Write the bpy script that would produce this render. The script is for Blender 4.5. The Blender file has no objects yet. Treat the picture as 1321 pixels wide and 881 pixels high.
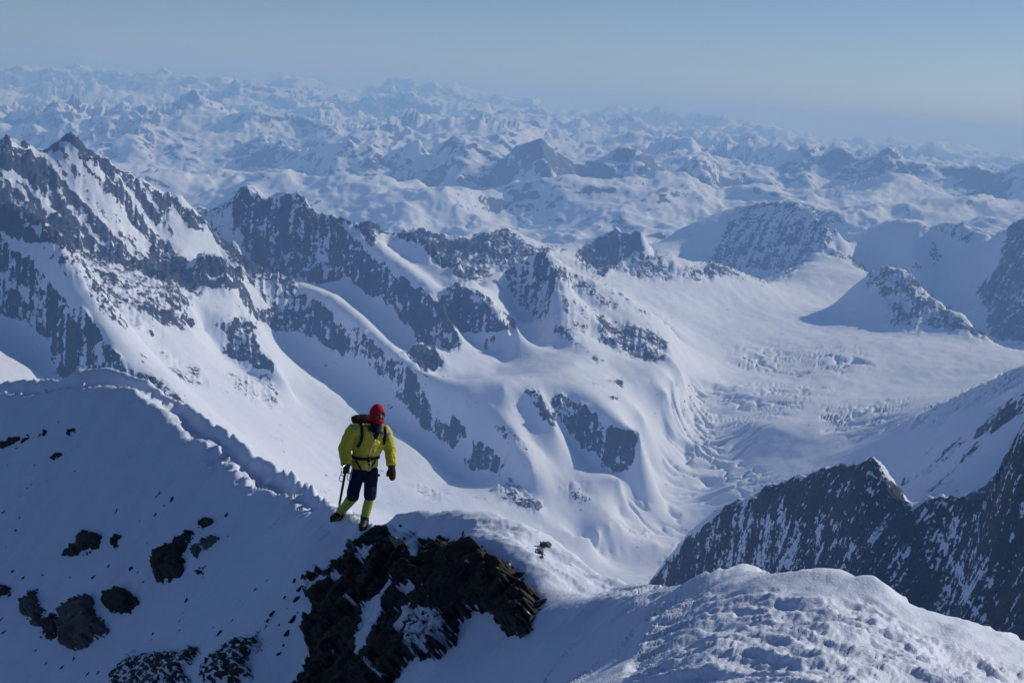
import bpy, bmesh, math, random
import numpy as np
from mathutils import Vector, Matrix
from mathutils.bvhtree import BVHTree

# ------------------------------------------------------------------ camera
SC = bpy.context.scene
COL = SC.collection
W0, H0, FPX = 1321.0, 881.0, 1835.0          # photograph size, focal length in its pixels
PITCH = math.radians(9.64)                   # camera looks down
ROLL = math.radians(4.3)                     # horizon falls to the right
fw = np.array([0, math.cos(PITCH), -math.sin(PITCH)])
r0_ = np.array([1.0, 0, 0]); u0_ = np.array([0, math.sin(PITCH), math.cos(PITCH)])
rt = r0_*math.cos(ROLL) + u0_*math.sin(ROLL)
up = -r0_*math.sin(ROLL) + u0_*math.cos(ROLL)
cam_d = bpy.data.cameras.new('camera')
cam_d.sensor_width = 36.0; cam_d.lens = 36.0*FPX/W0
cam_d.clip_start = 0.1; cam_d.clip_end = 400000.0
cam = bpy.data.objects.new('camera', cam_d); COL.objects.link(cam)
cam.matrix_world = Matrix(((rt[0], up[0], -fw[0], 0), (rt[1], up[1], -fw[1], 0), (rt[2], up[2], -fw[2], 0), (0, 0, 0, 1)))
SC.camera = cam

# ------------------------------------------------------------------ sky, sun, exposure
SUN_AZ, SUN_EL = math.radians(62), math.radians(29)      # clockwise from the view direction (+Y)
wd = bpy.data.worlds.new('World'); SC.world = wd; wd.use_nodes = True
nt = wd.node_tree
bg = nt.nodes['Background']
sky = nt.nodes.new('ShaderNodeTexSky'); sky.sky_type = 'NISHITA'; sky.sun_disc = False
sky.sun_elevation = SUN_EL; sky.sun_rotation = SUN_AZ
sky.altitude = 4200; sky.air_density = 1.0; sky.dust_density = 10.0; sky.ozone_density = 4.0
nt.links.new(sky.outputs[0], bg.inputs[0]); bg.inputs[1].default_value = 0.076
sun_d = bpy.data.lights.new('sun', 'SUN'); sun_d.energy = 3.35; sun_d.angle = math.radians(0.5)
sun_d.color = (1.0, 0.94, 0.78)
sun = bpy.data.objects.new('sun', sun_d); COL.objects.link(sun)
sdir = Vector((math.sin(SUN_AZ)*math.cos(SUN_EL), math.cos(SUN_AZ)*math.cos(SUN_EL), math.sin(SUN_EL)))
sun.rotation_euler = sdir.to_track_quat('Z', 'Y').to_euler()
sun.location = sdir*50
SC.view_settings.view_transform = 'Standard'; SC.view_settings.look = 'None'
SC.view_settings.exposure = 0.0; SC.view_settings.gamma = 1.0
SC.cycles.use_denoising = True
SC.cycles.max_bounces = 6; SC.cycles.diffuse_bounces = 2; SC.cycles.volume_bounces = 2

# ------------------------------------------------------------------ numeric helpers
def pix_dir(px, py):
    px = np.asarray(px, float); py = np.asarray(py, float)
    a = (px - W0/2)/FPX; b = -(py - H0/2)/FPX
    return fw[None, :] + a.reshape(-1, 1)*rt[None, :] + b.reshape(-1, 1)*up[None, :]
def pix_polar(px, py):                       # azimuth, tangent of elevation
    d = pix_dir(px, py); h = np.hypot(d[:, 0], d[:, 1])
    return np.arctan2(d[:, 0], d[:, 1]), d[:, 2]/h
def project(P):
    z = P @ fw
    return W0/2 + FPX*(P @ rt)/z, H0/2 - FPX*(P @ up)/z
def at(px, py, r):                           # world point on a pixel's ray at horizontal distance r
    d = pix_dir([px], [py])[0]; return Vector(d*(r/math.hypot(d[0], d[1])))

def _hash(ix, iy, seed):
    h = (ix.astype(np.int64)*374761393 + iy.astype(np.int64)*668265263 + seed*1442695041) & 0xffffffff
    h = ((h ^ (h >> 13))*1274126177) & 0xffffffff
    return (h ^ (h >> 16)) & 0xffffffff
def perlin(x, y, seed=0):
    xi = np.floor(x); yi = np.floor(y); xf = x - xi; yf = y - yi
    u = xf*xf*xf*(xf*(xf*6-15)+10); v = yf*yf*yf*(yf*(yf*6-15)+10)
    def g(dx, dy):
        a = _hash(xi+dx, yi+dy, seed)*(2*math.pi/4294967296.0)
        return np.cos(a)*(xf-dx) + np.sin(a)*(yf-dy)
    a = g(0, 0); b = g(1, 0); c = g(0, 1); d = g(1, 1)
    return 1.5*((a + (b-a)*u) + ((c + (d-c)*u) - (a + (b-a)*u))*v)
def fbm(x, y, oct=5, seed=0, gain=0.5, lac=2.03):
    s = 0; a = 1.0
    for k in range(oct):
        s = s + a*perlin(x, y, seed+k*17); x = x*lac+3.1; y = y*lac+1.7; a *= gain
    return s
def ridged(x, y, oct=5, seed=0, gain=0.5, lac=2.07):
    s = 0; a = 1.0; w = 1.0
    for k in range(oct):
        n = (1-np.abs(perlin(x, y, seed+k*13)))**2
        s = s + a*n*w; w = np.clip(n*1.6, 0, 1); x = x*lac+5.2; y = y*lac+1.3; a *= gain
    return s
def sstep(a, b, x):
    t = np.clip((x-a)/(b-a), 0, 1); return t*t*(3-2*t)

def dens(pts, step=14.0):                    # polyline -> evenly sampled rows (missing values carried on)
    pts = [tuple(p) for p in pts]
    n = max(len(p) for p in pts)
    full = []
    known = [i for i, p in enumerate(pts) if len(p) == n]
    for i, p in enumerate(pts):
        if len(p) == n: full.append(p); continue
        a = max([k for k in known if k < i], default=None); b = min([k for k in known if k > i], default=None)
        if a is None or b is None: q = pts[a if a is not None else b][2:]
        else:
            def L(i0, i1): return sum(math.hypot(pts[j+1][0]-pts[j][0], pts[j+1][1]-pts[j][1]) for j in range(i0, i1))
            t = L(a, i)/max(L(a, b), 1e-6); q = tuple(pts[a][k]*(1-t)+pts[b][k]*t for k in range(2, n))
        full.append(p[:2]+tuple(q))
    out = [full[0]]
    for p, q in zip(full[:-1], full[1:]):
        m = max(1, int(math.hypot(q[0]-p[0], q[1]-p[1])/step + 0.5))
        for k in range(1, m+1):
            t = k/m; out.append(tuple(p[j]*(1-t)+q[j]*t for j in range(len(p))))
    return out

class Field:
    """Height field: tangent of elevation as a function of (azimuth, log distance), through surveyed points."""
    def __init__(s, rows, U=1835.0):
        A = np.array(rows, float)
        az, el = A[:, 0], A[:, 1]; lr = np.log(A[:, 2])
        P = np.stack([az*U, lr*U], 1)
        key = np.round(P/2.0).astype(int); _, idx = np.unique(key, axis=0, return_index=True)
        P = P[idx]; el = el[idx]; n = len(P)
        s.P = P.astype(np.float32); s.U = U
        D = np.sqrt(((P[:, None, :]-P[None, :, :])**2).sum(2))
        M = np.zeros((n+1, n+1)); M[:n, :n] = D - np.eye(n)*0.5; M[:n, n] = 1; M[n, :n] = 1
        s.w = np.linalg.solve(M, np.append(el, 0.0))
    def __call__(s, az, lr):
        sh = np.broadcast(az, lr).shape
        Q = np.stack([np.broadcast_to(az, sh).ravel()*s.U, np.broadcast_to(lr, sh).ravel()*s.U], 1).astype(np.float32)
        out = np.empty(len(Q)); w = s.w[:-1].astype(np.float32); PT = s.P.T.copy(); pp = (s.P**2).sum(1)[None, :]
        c = s.P.mean(0); Pc = s.P - c; pp = (Pc**2).sum(1)[None, :]; PT = Pc.T.copy()
        for i in range(0, len(Q), 20000):
            q = Q[i:i+20000] - c
            D = q @ PT; D *= -2; D += pp; D += (q**2).sum(1)[:, None]; np.maximum(D, 0, out=D); np.sqrt(D, out=D)
            out[i:i+20000] = D @ w
        return (out + s.w[-1]).reshape(sh)

def rows_from(lines, unit=1.0, step=14.0):
    R = []
    for L in lines:
        back = None
        if isinstance(L, tuple): L, back = L
        d = dens(L, step) if len(L) > 1 and L[0] is not None else L
        az, el = pix_polar([p[0] for p in d], [p[1] for p in d])
        for a, e, p in zip(az, el, d): R.append((a, e, p[2]*unit))
        if back:
            for fr, dp in back:
                az, el = pix_polar([p[0] for p in d[::2]], [p[1]+dp for p in d[::2]])
                for i, (a, e, p) in enumerate(zip(az, el, d[::2])):
                    j = 1.0 if fr > 1 else 0.6+0.9*((i*0.618+0.3*math.sin(i*1.7)) % 1.0)     # feet of the slopes at uneven distances
                    R.append((a, e, p[2]*unit*(1-(1-fr)*j)))
    return R

def box_blur(A, n, axis):
    if n < 2: return A
    k = np.ones(n)/n
    return np.apply_along_axis(lambda v: np.convolve(np.pad(v, (n//2, n-1-n//2), mode='edge'), k, 'valid'), axis, A)

class Sheet:
    """Terrain sheet on a polar grid whose rows gather where the slope faces the viewer."""
    def __init__(s, field, az0, az1, nc, r0, r1, nr, ncc, ncr, flat_w=0.25, hid_w=0.25):
        s.az = np.linspace(az0, az1, nc); azc = np.linspace(az0, az1, ncc); lrc = np.linspace(math.log(r0), math.log(r1), ncr)
        E = field(azc[:, None], lrc[None, :])
        s.azc, s.lrc, s.E = azc, lrc, E
        dE = np.diff(E, axis=1)*1835.0
        rm = np.maximum.accumulate(E, 1); vis = (E >= rm-0.004)[:, 1:]
        w = np.clip(dE, 0, 12)*np.where(vis, 1, hid_w) + np.clip(-dE, 0, 12)*0.2*hid_w*2 + flat_w
        w = box_blur(box_blur(w, max(3, ncc//60), 0), 5, 1)
        cw = np.concatenate([np.zeros((ncc, 1)), np.cumsum(w, 1)], 1); cw /= cw[:, -1:]
        tt = np.linspace(0, 1, nr)
        rows = np.stack([np.interp(tt, cw[i], lrc) for i in range(ncc)])
        fi = np.linspace(0, ncc-1, nc); i0 = np.clip(np.floor(fi).astype(int), 0, ncc-2); f = (fi-i0)[:, None]
        s.lr = rows[i0]*(1-f) + rows[i0+1]*f                       # nc x nr
        s.el = s.sample(np.broadcast_to(s.az[:, None], s.lr.shape), s.lr)
        r = np.exp(s.lr); s.r = r
        s.X = np.sin(s.az)[:, None]*r; s.Y = np.cos(s.az)[:, None]*r; s.Z = s.el*r
    def sample(s, az, lr):
        a = (az-s.azc[0])/(s.azc[1]-s.azc[0]); b = (lr-s.lrc[0])/(s.lrc[1]-s.lrc[0])
        i = np.clip(np.floor(a).astype(int), 0, len(s.azc)-2); j = np.clip(np.floor(b).astype(int), 0, len(s.lrc)-2)
        fa = np.clip(a-i, 0, 1); fb = np.clip(b-j, 0, 1); E = s.E
        return (E[i, j]*(1-fa)+E[i+1, j]*fa)*(1-fb) + (E[i, j+1]*(1-fa)+E[i+1, j+1]*fa)*fb
    def pixels(s):
        P = np.stack([s.X, s.Y, s.Z], -1).reshape(-1, 3); px, py = project(P)
        return px.reshape(s.X.shape), py.reshape(s.X.shape)
    def visible(s, tol):
        el = s.Z/s.r; rm = np.maximum.accumulate(el, 1); return el >= rm - tol
    def falls(s, n):                                             # horizontal direction of steepest descent of the smoothed sheet
        Z = box_blur(box_blur(s.Z, n, 0), n, 1)
        def g(A, ax): return np.gradient(A, axis=ax)
        q = np.cross(np.stack([g(s.X, 0), g(s.Y, 0), g(Z, 0)], -1), np.stack([g(s.X, 1), g(s.Y, 1), g(Z, 1)], -1))
        q *= np.sign(q[..., 2:3]); h = np.maximum(np.hypot(q[..., 0], q[..., 1]), 1e-9); return q[..., 0]/h, q[..., 1]/h
    def slope_of(s):
        def g(A, ax): return np.gradient(A, axis=ax)
        n = np.cross(np.stack([g(s.X, 0), g(s.Y, 0), g(s.Z, 0)], -1), np.stack([g(s.X, 1), g(s.Y, 1), g(s.Z, 1)], -1))
        return np.abs(n[..., 2])/np.maximum(np.linalg.norm(n, axis=-1), 1e-9)

def grid_mesh(name, V, nc, nr, attrs=None, face_mask=None, flip=False):
    me = bpy.data.meshes.new(name)
    i = np.arange(nc-1)[:, None]*nr + np.arange(nr-1)[None, :]
    F = np.stack([i, i+nr, i+nr+1, i+1], -1).reshape(-1, 4)
    if flip: F = F[:, ::-1]
    if face_mask is not None: F = F[face_mask.reshape(-1)]
    used = np.unique(F); remap = np.full(len(V), -1, np.int64); remap[used] = np.arange(len(used))
    F = remap[F]; V = V[used]
    me.vertices.add(len(V)); me.vertices.foreach_set('co', V.astype(np.float32).ravel())
    me.loops.add(F.size); me.loops.foreach_set('vertex_index', F.astype(np.int32).ravel())
    me.polygons.add(len(F)); me.polygons.foreach_set('loop_start', np.arange(0, F.size, 4, dtype=np.int32))
    me.polygons.foreach_set('use_smooth', np.ones(len(F), bool))
    me.update(calc_edges=True)
    for k, a in (attrs or {}).items():
        at_ = me.attributes.new(k, 'FLOAT', 'POINT'); at_.data.foreach_set('value', a.reshape(-1)[used].astype(np.float32))
    return me

def link(name, me, mat=None, parent=None, kind=None, label=None, cat=None, group=None):
    o = bpy.data.objects.new(name, me); COL.objects.link(o)
    if mat is not None and me is not None: me.materials.append(mat)
    if parent is not None: o.parent = parent
    if kind: o['kind'] = kind
    if label: o['label'] = label
    if cat: o['category'] = cat
    if group: o['group'] = group
    return o

# ------------------------------------------------------------------ materials
class NT:
    def __init__(s, name):
        s.m = bpy.data.materials.new(name); s.m.use_nodes = True; s.t = s.m.node_tree; s.b = s.t.nodes['Principled BSDF']
    def n(s, typ, **kw):
        x = s.t.nodes.new('ShaderNode'+typ)
        for k, v in kw.items():
            if k.startswith('i_'): x.inputs[k[2:].replace('_', ' ')].default_value = v
            else: setattr(x, k, v)
        return x
    def l(s, a, b): s.t.links.new(a, b)
    def math(s, op, a, b=None, clamp=False):
        x = s.n('Math', operation=op); x.use_clamp = clamp
        for i, v in enumerate((a, b)):
            if v is None: continue
            if isinstance(v, (int, float)): x.inputs[i].default_value = v
            else: s.l(v, x.inputs[i])
        return x.outputs[0]
    def noise(s, vec, scale, detail=6, rough=0.6, dist=0.0):
        x = s.n('TexNoise'); x.inputs['Scale'].default_value = scale; x.inputs['Detail'].default_value = detail
        x.inputs['Roughness'].default_value = rough; x.inputs['Distortion'].default_value = dist
        if vec is not None: s.l(vec, x.inputs['Vector'])
        return x.outputs['Fac']
    def ramp(s, fac, stops):
        x = s.n('ValToRGB'); e = x.color_ramp.elements
        e[0].position, e[0].color = stops[0][0], (*stops[0][1], 1); e[1].position, e[1].color = stops[-1][0], (*stops[-1][1], 1)
        for p, c in stops[1:-1]:
            q = e.new(p); q.color = (*c, 1)
        s.l(fac, x.inputs[0]); return x.outputs[0]
    def sstep(s, v, a, b):
        x = s.n('MapRange', interpolation_type='SMOOTHSTEP'); x.inputs[1].default_value = a; x.inputs[2].default_value = b
        s.l(v, x.inputs[0]); return x.outputs[0]
    def mix(s, f, a, b):
        x = s.n('Mix', data_type='RGBA'); 
        s.l(f, x.inputs[0]) if not isinstance(f, (int, float)) else setattr(x.inputs[0], 'default_value', f)
        for i, v in ((6, a), (7, b)):
            if isinstance(v, tuple): x.inputs[i].default_value = (*v, 1)
            else: s.l(v, x.inputs[i])
        return x.outputs[2]
    def bump(s, h, dist, strength=1.0, normal=None):
        x = s.n('Bump'); x.inputs['Distance'].default_value = dist; x.inputs['Strength'].default_value = strength
        s.l(h, x.inputs['Height'])
        if normal is not None: s.l(normal, x.inputs['Normal'])
        return x.outputs[0]

SNOW = (0.67, 0.745, 0.95)
def alpine_material(name, mask_scale, rock_a, rock_b, bump_d, k=1.5, stretch=(1, 1, 1)):
    M = NT(name)
    g = M.n('NewGeometry').outputs['Position']
    mp = M.n('Mapping'); mp.inputs['Scale'].default_value = stretch; M.l(g, mp.inputs[0]); v = mp.outputs[0]
    a = M.n('Attribute', attribute_name='rock').outputs['Fac']
    a = M.math('SUBTRACT', M.math('MULTIPLY', a, 1.08), 0.11)
    n1 = M.noise(v, mask_scale, 8, 0.68, 0.3)
    n2 = M.noise(v, mask_scale*0.2, 4, 0.55)
    s = M.math('ADD', a, M.math('MULTIPLY', M.math('SUBTRACT', n1, 0.5), k))
    s = M.math('ADD', s, M.math('MULTIPLY', M.math('SUBTRACT', n2, 0.5), k*0.75))
    mask = M.sstep(s, 0.44, 0.56)
    rc = M.ramp(M.noise(v, mask_scale*1.7, 5, 0.6), [(0.3, rock_a), (0.7, rock_b)])
    sn = M.mix(M.noise(v, mask_scale*0.3, 4, 0.6), SNOW, (SNOW[0]*0.93, SNOW[1]*0.94, SNOW[2]*0.95))
    M.l(M.mix(mask, sn, rc), M.b.inputs['Base Color'])
    M.b.inputs['Roughness'].default_value = 0.75; M.b.inputs['Specular IOR Level'].default_value = 0.15
    hb = M.noise(v, mask_scale*1.3, 6, 0.65)
    st = M.math('ADD', M.math('MULTIPLY', mask, 0.85), 0.12)
    b = M.n('Bump'); b.inputs['Distance'].default_value = bump_d; M.l(hb, b.inputs['Height']); M.l(st, b.inputs['Strength'])
    M.l(b.outputs[0], M.b.inputs['Normal'])
    return M.m
# ------------------------------------------------------------------ surveyed lines of the mountains (pixel x, pixel y, distance in km)
BK = [(1.025, 30), (1.06, 75)]
BKS = [(1.012, 12), (1.03, 40)]
MID = [
 # left crest and its face
 ([(-160,235,4.5),(-80,205,4.5),(0,178,4.55),(10,173),(20,187),(30,178),(40,190),(52,198),(66,193),(75,180),(81,184),(87,174),(92,167,4.6),(96,174),(103,174),(110,186),(118,190),(128,202),(140,208),(165,227),(185,232),(215,251),(235,253),(255,276),(290,311,4.8),(320,338,4.78),(345,352,4.72)], BK),
 [(-160,330,4.2),(-60,270,4.34),(0,240,4.42),(60,265,4.42),(110,262,4.48),(150,300,4.42),(200,300,4.6),(240,330,4.55),(290,338,4.66)],
 [(-160,400,3.95),(-60,330,4.15),(0,296,4.25),(55,312,4.25),(110,330,4.25),(170,345,4.3),(230,350,4.4)],
 # rib B with its lit ramp and shaded left wall
 [(-160,235,3.8),(-60,258,3.7),(0,301,3.6),(45,340,3.5),(80,375,3.43),(105,395,3.4),(130,430,3.34),(160,465,3.28),(190,480,3.26),(218,497,3.22),(260,540,3.15)],
 [(-100,210,4.05),(-40,250,3.95),(20,300,3.85),(60,335,3.76),(90,360,3.72),(130,400,3.66),(180,450,3.57),(240,500,3.5),(300,550,3.42)],
 [(60,320,4.12),(120,345,4.05),(180,368,4.08),(235,380,4.1)],
 [(120,365,3.95),(200,402,3.95),(250,430,3.95)],
 [(200,440,3.8),(260,480,3.75),(320,525,3.68),(370,565,3.62),(420,610,3.55),(470,650,3.5)],
 [(-160,360,3.64),(-60,378,3.6),(0,400,3.57),(35,418,3.5),(60,440,3.44),(66,460,3.39),(85,482,3.34),(120,510,3.26)],
 [(-160,420,3.4),(-60,430,3.4),(0,450,3.38),(40,475,3.32)], [(-160,540,3.0),(0,560,2.9),(150,580,2.9),(300,620,3.0)],
 # step E, snow pocket and rib F
 [(245,345,4.33),(262,328,4.36),(285,337,4.36),(300,343,4.4)],
 [(240,372,4.25),(262,374,4.28),(300,370,4.32)],
 [(245,415,4.05),(270,402,4.16),(300,415,4.16)],
 [(312,352,4.55),(308,385,4.36),(328,418,4.22),(336,450,4.12),(357,475,4.05),(370,490,4.02)],
 [(262,428,4.12),(285,450,4.1),(312,475,4.05),(345,490,4.02)],
 # rib R1, the wall under it, the chute below
 [(345,352,4.72),(375,364,4.62),(410,390,4.52),(440,411,4.44),(480,439,4.34),(500,459,4.28),(530,479,4.2),(550,509,4.13),(565,530,4.09),(605,560,4.03),(625,578,3.98),(648,600,3.93)],
 [(338,422,4.44),(370,431,4.5),(400,434,4.5),(430,451,4.43),(470,466,4.34),(490,486,4.28),(510,512,4.21),(545,547,4.12),(578,582,4.05),(602,601,4.0),(640,609,3.94)],
 [(345,438,4.34),(380,475,4.22),(420,500,4.18),(460,530,4.1),(520,560,4.03),(560,600,3.92)],
 [(375,505,4.06),(400,535,3.96),(450,570,3.88),(500,600,3.82),(560,630,3.77),(620,640,3.76)],
 # towers T, their dark wall, ribs R2 and R3 and the snowfields between
 ([(240,272,5.45),(258,265,5.4),(275,268),(290,262,5.3),(300,258),(306,248),(312,247),(318,239),(324,247),(328,254),(333,246),(338,252),(345,262),(351,254),(358,252),(366,250),(376,251),(383,246,5.1),(387,252),(392,258),(400,270),(413,285,5.05),(417,276),(430,276),(436,284),(445,287,5.02),(470,287),(480,292),(488,288),(500,301),(520,301,5.0),(550,312),(575,330),(600,350,4.9),(612,362,4.86)], BKS),
 [(300,305,5.0),(330,345,4.92),(380,362,4.88),(420,366,4.86),(445,357,4.88)],
 [(437,291,4.97),(470,320,4.88),(500,345,4.81),(530,367,4.74),(545,374,4.7),(570,395,4.64),(588,428,4.55),(593,445,4.5)],
 [(456,363,4.88),(480,390,4.79),(510,400,4.75),(540,440,4.62),(560,452,4.56),(580,454,4.53)],
 [(400,371,4.72),(440,385,4.7),(470,418,4.58),(500,438,4.5),(530,470,4.36)],
 [(525,455,4.36),(545,441,4.42),(560,450,4.4),(572,470,4.32)], [(535,472,4.28),(552,484,4.24)],
 [(500,320,4.96),(540,345,4.88),(570,370,4.8),(582,385,4.74)],
 [(565,386,4.68),(580,372,4.72),(587,366,4.72),(612,376,4.7),(632,392,4.66),(655,409,4.62),(667,417,4.6)],
 [(575,410,4.68),(605,440,4.62),(640,453,4.57),(650,432,4.62)],
 [(612,363,4.93),(640,358,4.98),(645,385,4.9),(660,405,4.82)],
 [(625,470,4.43),(680,428,4.82),(660,455,4.62),(640,480,4.4),(600,480,4.34),(575,500,4.24)],
 [(690,440,4.78),(720,452,4.6),(700,470,4.4),(660,485,4.3)],
 # central pyramid
 ([(650,356,5.06),(655,346,5.06),(675,338,5.06),(690,329,5.05),(700,324,5.05),(706,327,5.05),(720,335,5.07),(740,347,5.1),(760,358,5.12),(790,371,5.17),(820,388,5.2),(860,414,5.22)], [(1.012, 8), (1.03, 26)]),
 [(706,327,5.05),(713,355,4.93),(709,385,4.84),(713,410,4.76),(730,430,4.68),(757,448,4.59)],
 [(655,380,5.03),(672,400,4.99),(690,420,4.92)],
 [(740,378,5.02),(765,400,4.96),(783,416,4.92),(820,426,4.95),(855,436,4.96),(863,450,4.9)],
 [(770,440,4.74),(800,445,4.78),(825,467,4.72),(862,464,4.78)],
 [(775,465,4.55),(800,480,4.52),(840,485,4.55)],
 # snow below, rock islands
 [(740,468,4.4),(700,490,4.2),(650,500,4.1),(600,520,4.07)], [(760,490,4.32),(800,510,4.3),(830,535,4.28)],
 [(676,502,4.13),(690,505,4.12),(706,520,4.1),(716,536,4.07),(717,553,4.03)],
 [(708,512,4.14),(737,512,4.16),(760,530,4.13),(790,549,4.09),(813,558,4.06),(826,566,4.05)],
 [(718,548,4.1),(740,567,4.11),(770,592,4.06),(790,607,4.02),(814,602,4.03)],
 [(670,525,4.09),(685,562,4.0),(705,588,3.96),(740,612,3.94),(765,622,3.92),(800,618,3.95)],
 [(640,520,4.07),(650,548,3.99),(662,572,3.92),(685,600,3.86)],
 [(640,624,3.83),(662,617,3.86),(682,632,3.83),(700,651,3.79)], [(638,637,3.78),(670,654,3.74),(697,659,3.74)],
 [(715,622,3.88),(740,628,3.89),(765,645,3.86)],
 [(520,640,3.62),(620,665,3.62),(700,680,3.7),(760,690,3.72),(800,675,3.82)],
 [(640,720,3.4),(740,730,3.45),(800,740,3.5)],
 # glacier: plateau, icefall, tongue
 [(775,362,6.1),(800,347,6.45),(850,356,6.85),(900,361,7.2),(940,364,7.5),(975,368,7.7),(1000,364,7.8),(1030,350,8.0),(1046,325,8.5)],
 [(1046,325,8.5),(1062,330,8.5),(1090,345,8.3),(1120,358,8.0)],
 [(800,380,5.6),(850,400,5.95),(900,400,6.3),(950,400,6.55),(1000,400,6.75),(1060,400,6.95)],
 [(870,422,5.5),(900,430,5.75),(950,430,5.95),(1000,430,6.1),(1060,430,6.25)],
 [(940,452,5.6),(1000,455,5.65),(1080,460,5.7)], [(950,480,5.3),(1000,485,5.35),(1060,480,5.45),(1100,490,5.4)],
 [(1150,440,6.1),(1200,440,6.15),(1250,450,6.1),(1321,458,6.1),(1440,465,6.1)], [(1200,480,5.6),(1260,475,5.75),(1150,500,5.4),(1100,520,4.98),(1060,530,4.85)],
 [(885,432,5.62),(905,450,5.45),(920,470,5.25),(935,490,5.12)], [(878,440,5.2),(865,460,4.75),(880,480,4.72),(860,505,4.5)],
 [(940,505,5.0),(1000,512,5.0)], [(900,512,4.9),(880,540,4.62),(930,540,4.8),(1000,550,4.6),(1060,570,4.45)],
 [(850,560,4.38),(900,570,4.58),(950,590,4.48),(1000,600,4.35),(1050,600,4.3)], [(840,600,4.24),(880,600,4.36)],
 [(850,640,4.15),(900,640,4.22),(950,630,4.2)], [(820,640,4.02),(800,665,3.92),(850,680,4.0),(885,690,4.0)],
 [(745,714,3.72),(800,711,3.78),(848,701,3.85)], [(760,745,3.6),(840,742,3.68),(900,740,3.7)], [(852,703,3.86),(880,690,3.97)],
 # right bank of the glacier
 [(1100,575,4.4),(1130,560,4.4),(1200,530,4.3),(1260,500,4.1),(1310,476,4.0),(1440,430,3.9)],
 [(1140,590,4.05),(1170,590,3.85),(1200,575,3.65),(1250,560,3.3),(1300,520,3.1),(1340,480,3.0)],
 [(1160,640,3.5),(1200,615,3.1),(1240,625,2.7),(1290,580,2.5),(1321,530,2.5),(1440,420,2.5)],
 # dark spur D
 ([(830,765,2.13),(838,748,2.12),(860,720,2.09),(885,690,2.05),(920,660,2.0),(950,648,1.96),(970,640),(985,632,1.9),(1003,622,1.87),(1018,621),(1030,615,1.83),(1060,608,1.79),(1085,606,1.76),(1110,598,1.72),(1124,591,1.7),(1134,598,1.7),(1150,619,1.7),(1165,640,1.7),(1177,657,1.7)], BK),
 [(838,800,2.08),(900,770,1.95),(1000,760,1.76),(1100,770,1.6),(1180,760,1.55)], [(838,900,1.95),(1000,900,1.6),(1200,900,1.4)],
 ([(1180,656,1.68),(1200,641,1.64),(1215,640,1.62),(1240,646,1.58),(1260,640,1.55),(1280,620,1.5),(1300,580,1.45),(1321,540,1.4),(1380,440,1.35),(1460,330,1.3)], BK),
 [(1210,700,1.58),(1240,760,1.5),(1260,800,1.46)], [(1321,700,1.3),(1321,800,1.24),(1321,900,1.18),(1460,700,1.15)],
 # knob K
 ([(1095,373,6.95),(1108,364,6.95),(1125,351,6.95),(1140,345,6.94),(1150,342,6.92),(1165,344,6.88),(1176,355,6.84),(1190,370,6.79),(1210,385,6.72),(1225,400,6.64),(1245,405,6.6),(1260,425,6.48),(1276,438,6.4)], BKS),
 [(1092,400,6.8),(1110,424,6.5),(1130,428,6.48),(1160,425,6.5),(1200,420,6.52),(1240,428,6.44)],
 [(1150,342,6.92),(1146,375,6.75),(1152,400,6.63),(1157,425,6.5)],
 # dome, snow cap and right cliff
 ([(850,312,8.9),(862,305,9.0),(880,293,9.05),(900,284,9.1),(920,277,9.15),(940,272,9.2),(955,265,9.2),(990,263,9.1),(1010,258,9.0),(1025,258),(1040,265,8.85),(1055,276,8.78),(1065,285,8.72),(1078,294,8.75),(1092,298,9.1),(1110,300,9.5),(1125,291,9.45),(1150,284,9.25),(1170,282,9.05),(1185,287,8.9),(1200,293,8.92),(1225,287,8.9),(1240,288),(1255,297,8.85),(1275,300,8.75),(1290,297,8.55),(1305,288,8.4),(1321,284,8.3),(1440,250,7.9)], BK),
 [(865,325,8.6),(900,350,8.6),(940,360,8.6),(962,364,8.55),(986,366,8.5),(1012,356,8.5),(1035,340,8.52),(1044,326,8.56)],
 [(1065,318,8.75),(1092,332,8.6),(1122,354,8.35)], [(1185,290,8.88),(1184,305,8.8),(1177,330,8.65),(1185,360,8.45)], [(1130,362,8.7),(1165,372,8.5),(1190,372,8.4)],
 [(1208,330,8.8),(1214,372,8.45),(1228,395,8.2)], [(1260,360,8.35),(1245,400,8.1),(1275,430,7.8)],
 [(1305,290,8.38),(1290,310,8.2),(1283,350,7.95),(1275,390,7.7),(1272,430,7.45)], [(1321,360,7.6),(1321,430,7.2),(1440,400,7.0)],
 # ridge behind: T2, peak N, rocky rim of the plateau
 ([(500,303,6.5),(525,297,6.5),(545,293,6.5),(560,302),(575,309),(585,307),(610,310,6.6),(630,303),(655,294,6.6),(662,301),(680,312,6.7),(700,318,6.8),(720,320,7.0),(740,325,7.2)], BKS),
 [(560,330,6.2),(620,345,6.0),(640,352,5.8)], [(690,328,6.3),(740,337,6.5)],
 ([(740,325,7.2),(770,310,7.1),(797,294,7.0),(806,300),(828,300,6.9),(835,308,6.95),(842,318,7.0)], BKS),
 [(775,356,6.75),(790,346,6.7)],
 ([(785,346,6.52),(800,333,6.55),(820,325,6.6),(850,328,6.75),(875,336),(880,343),(900,340,7.05),(920,348,7.25),(937,356,7.45)], BKS),
]
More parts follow.
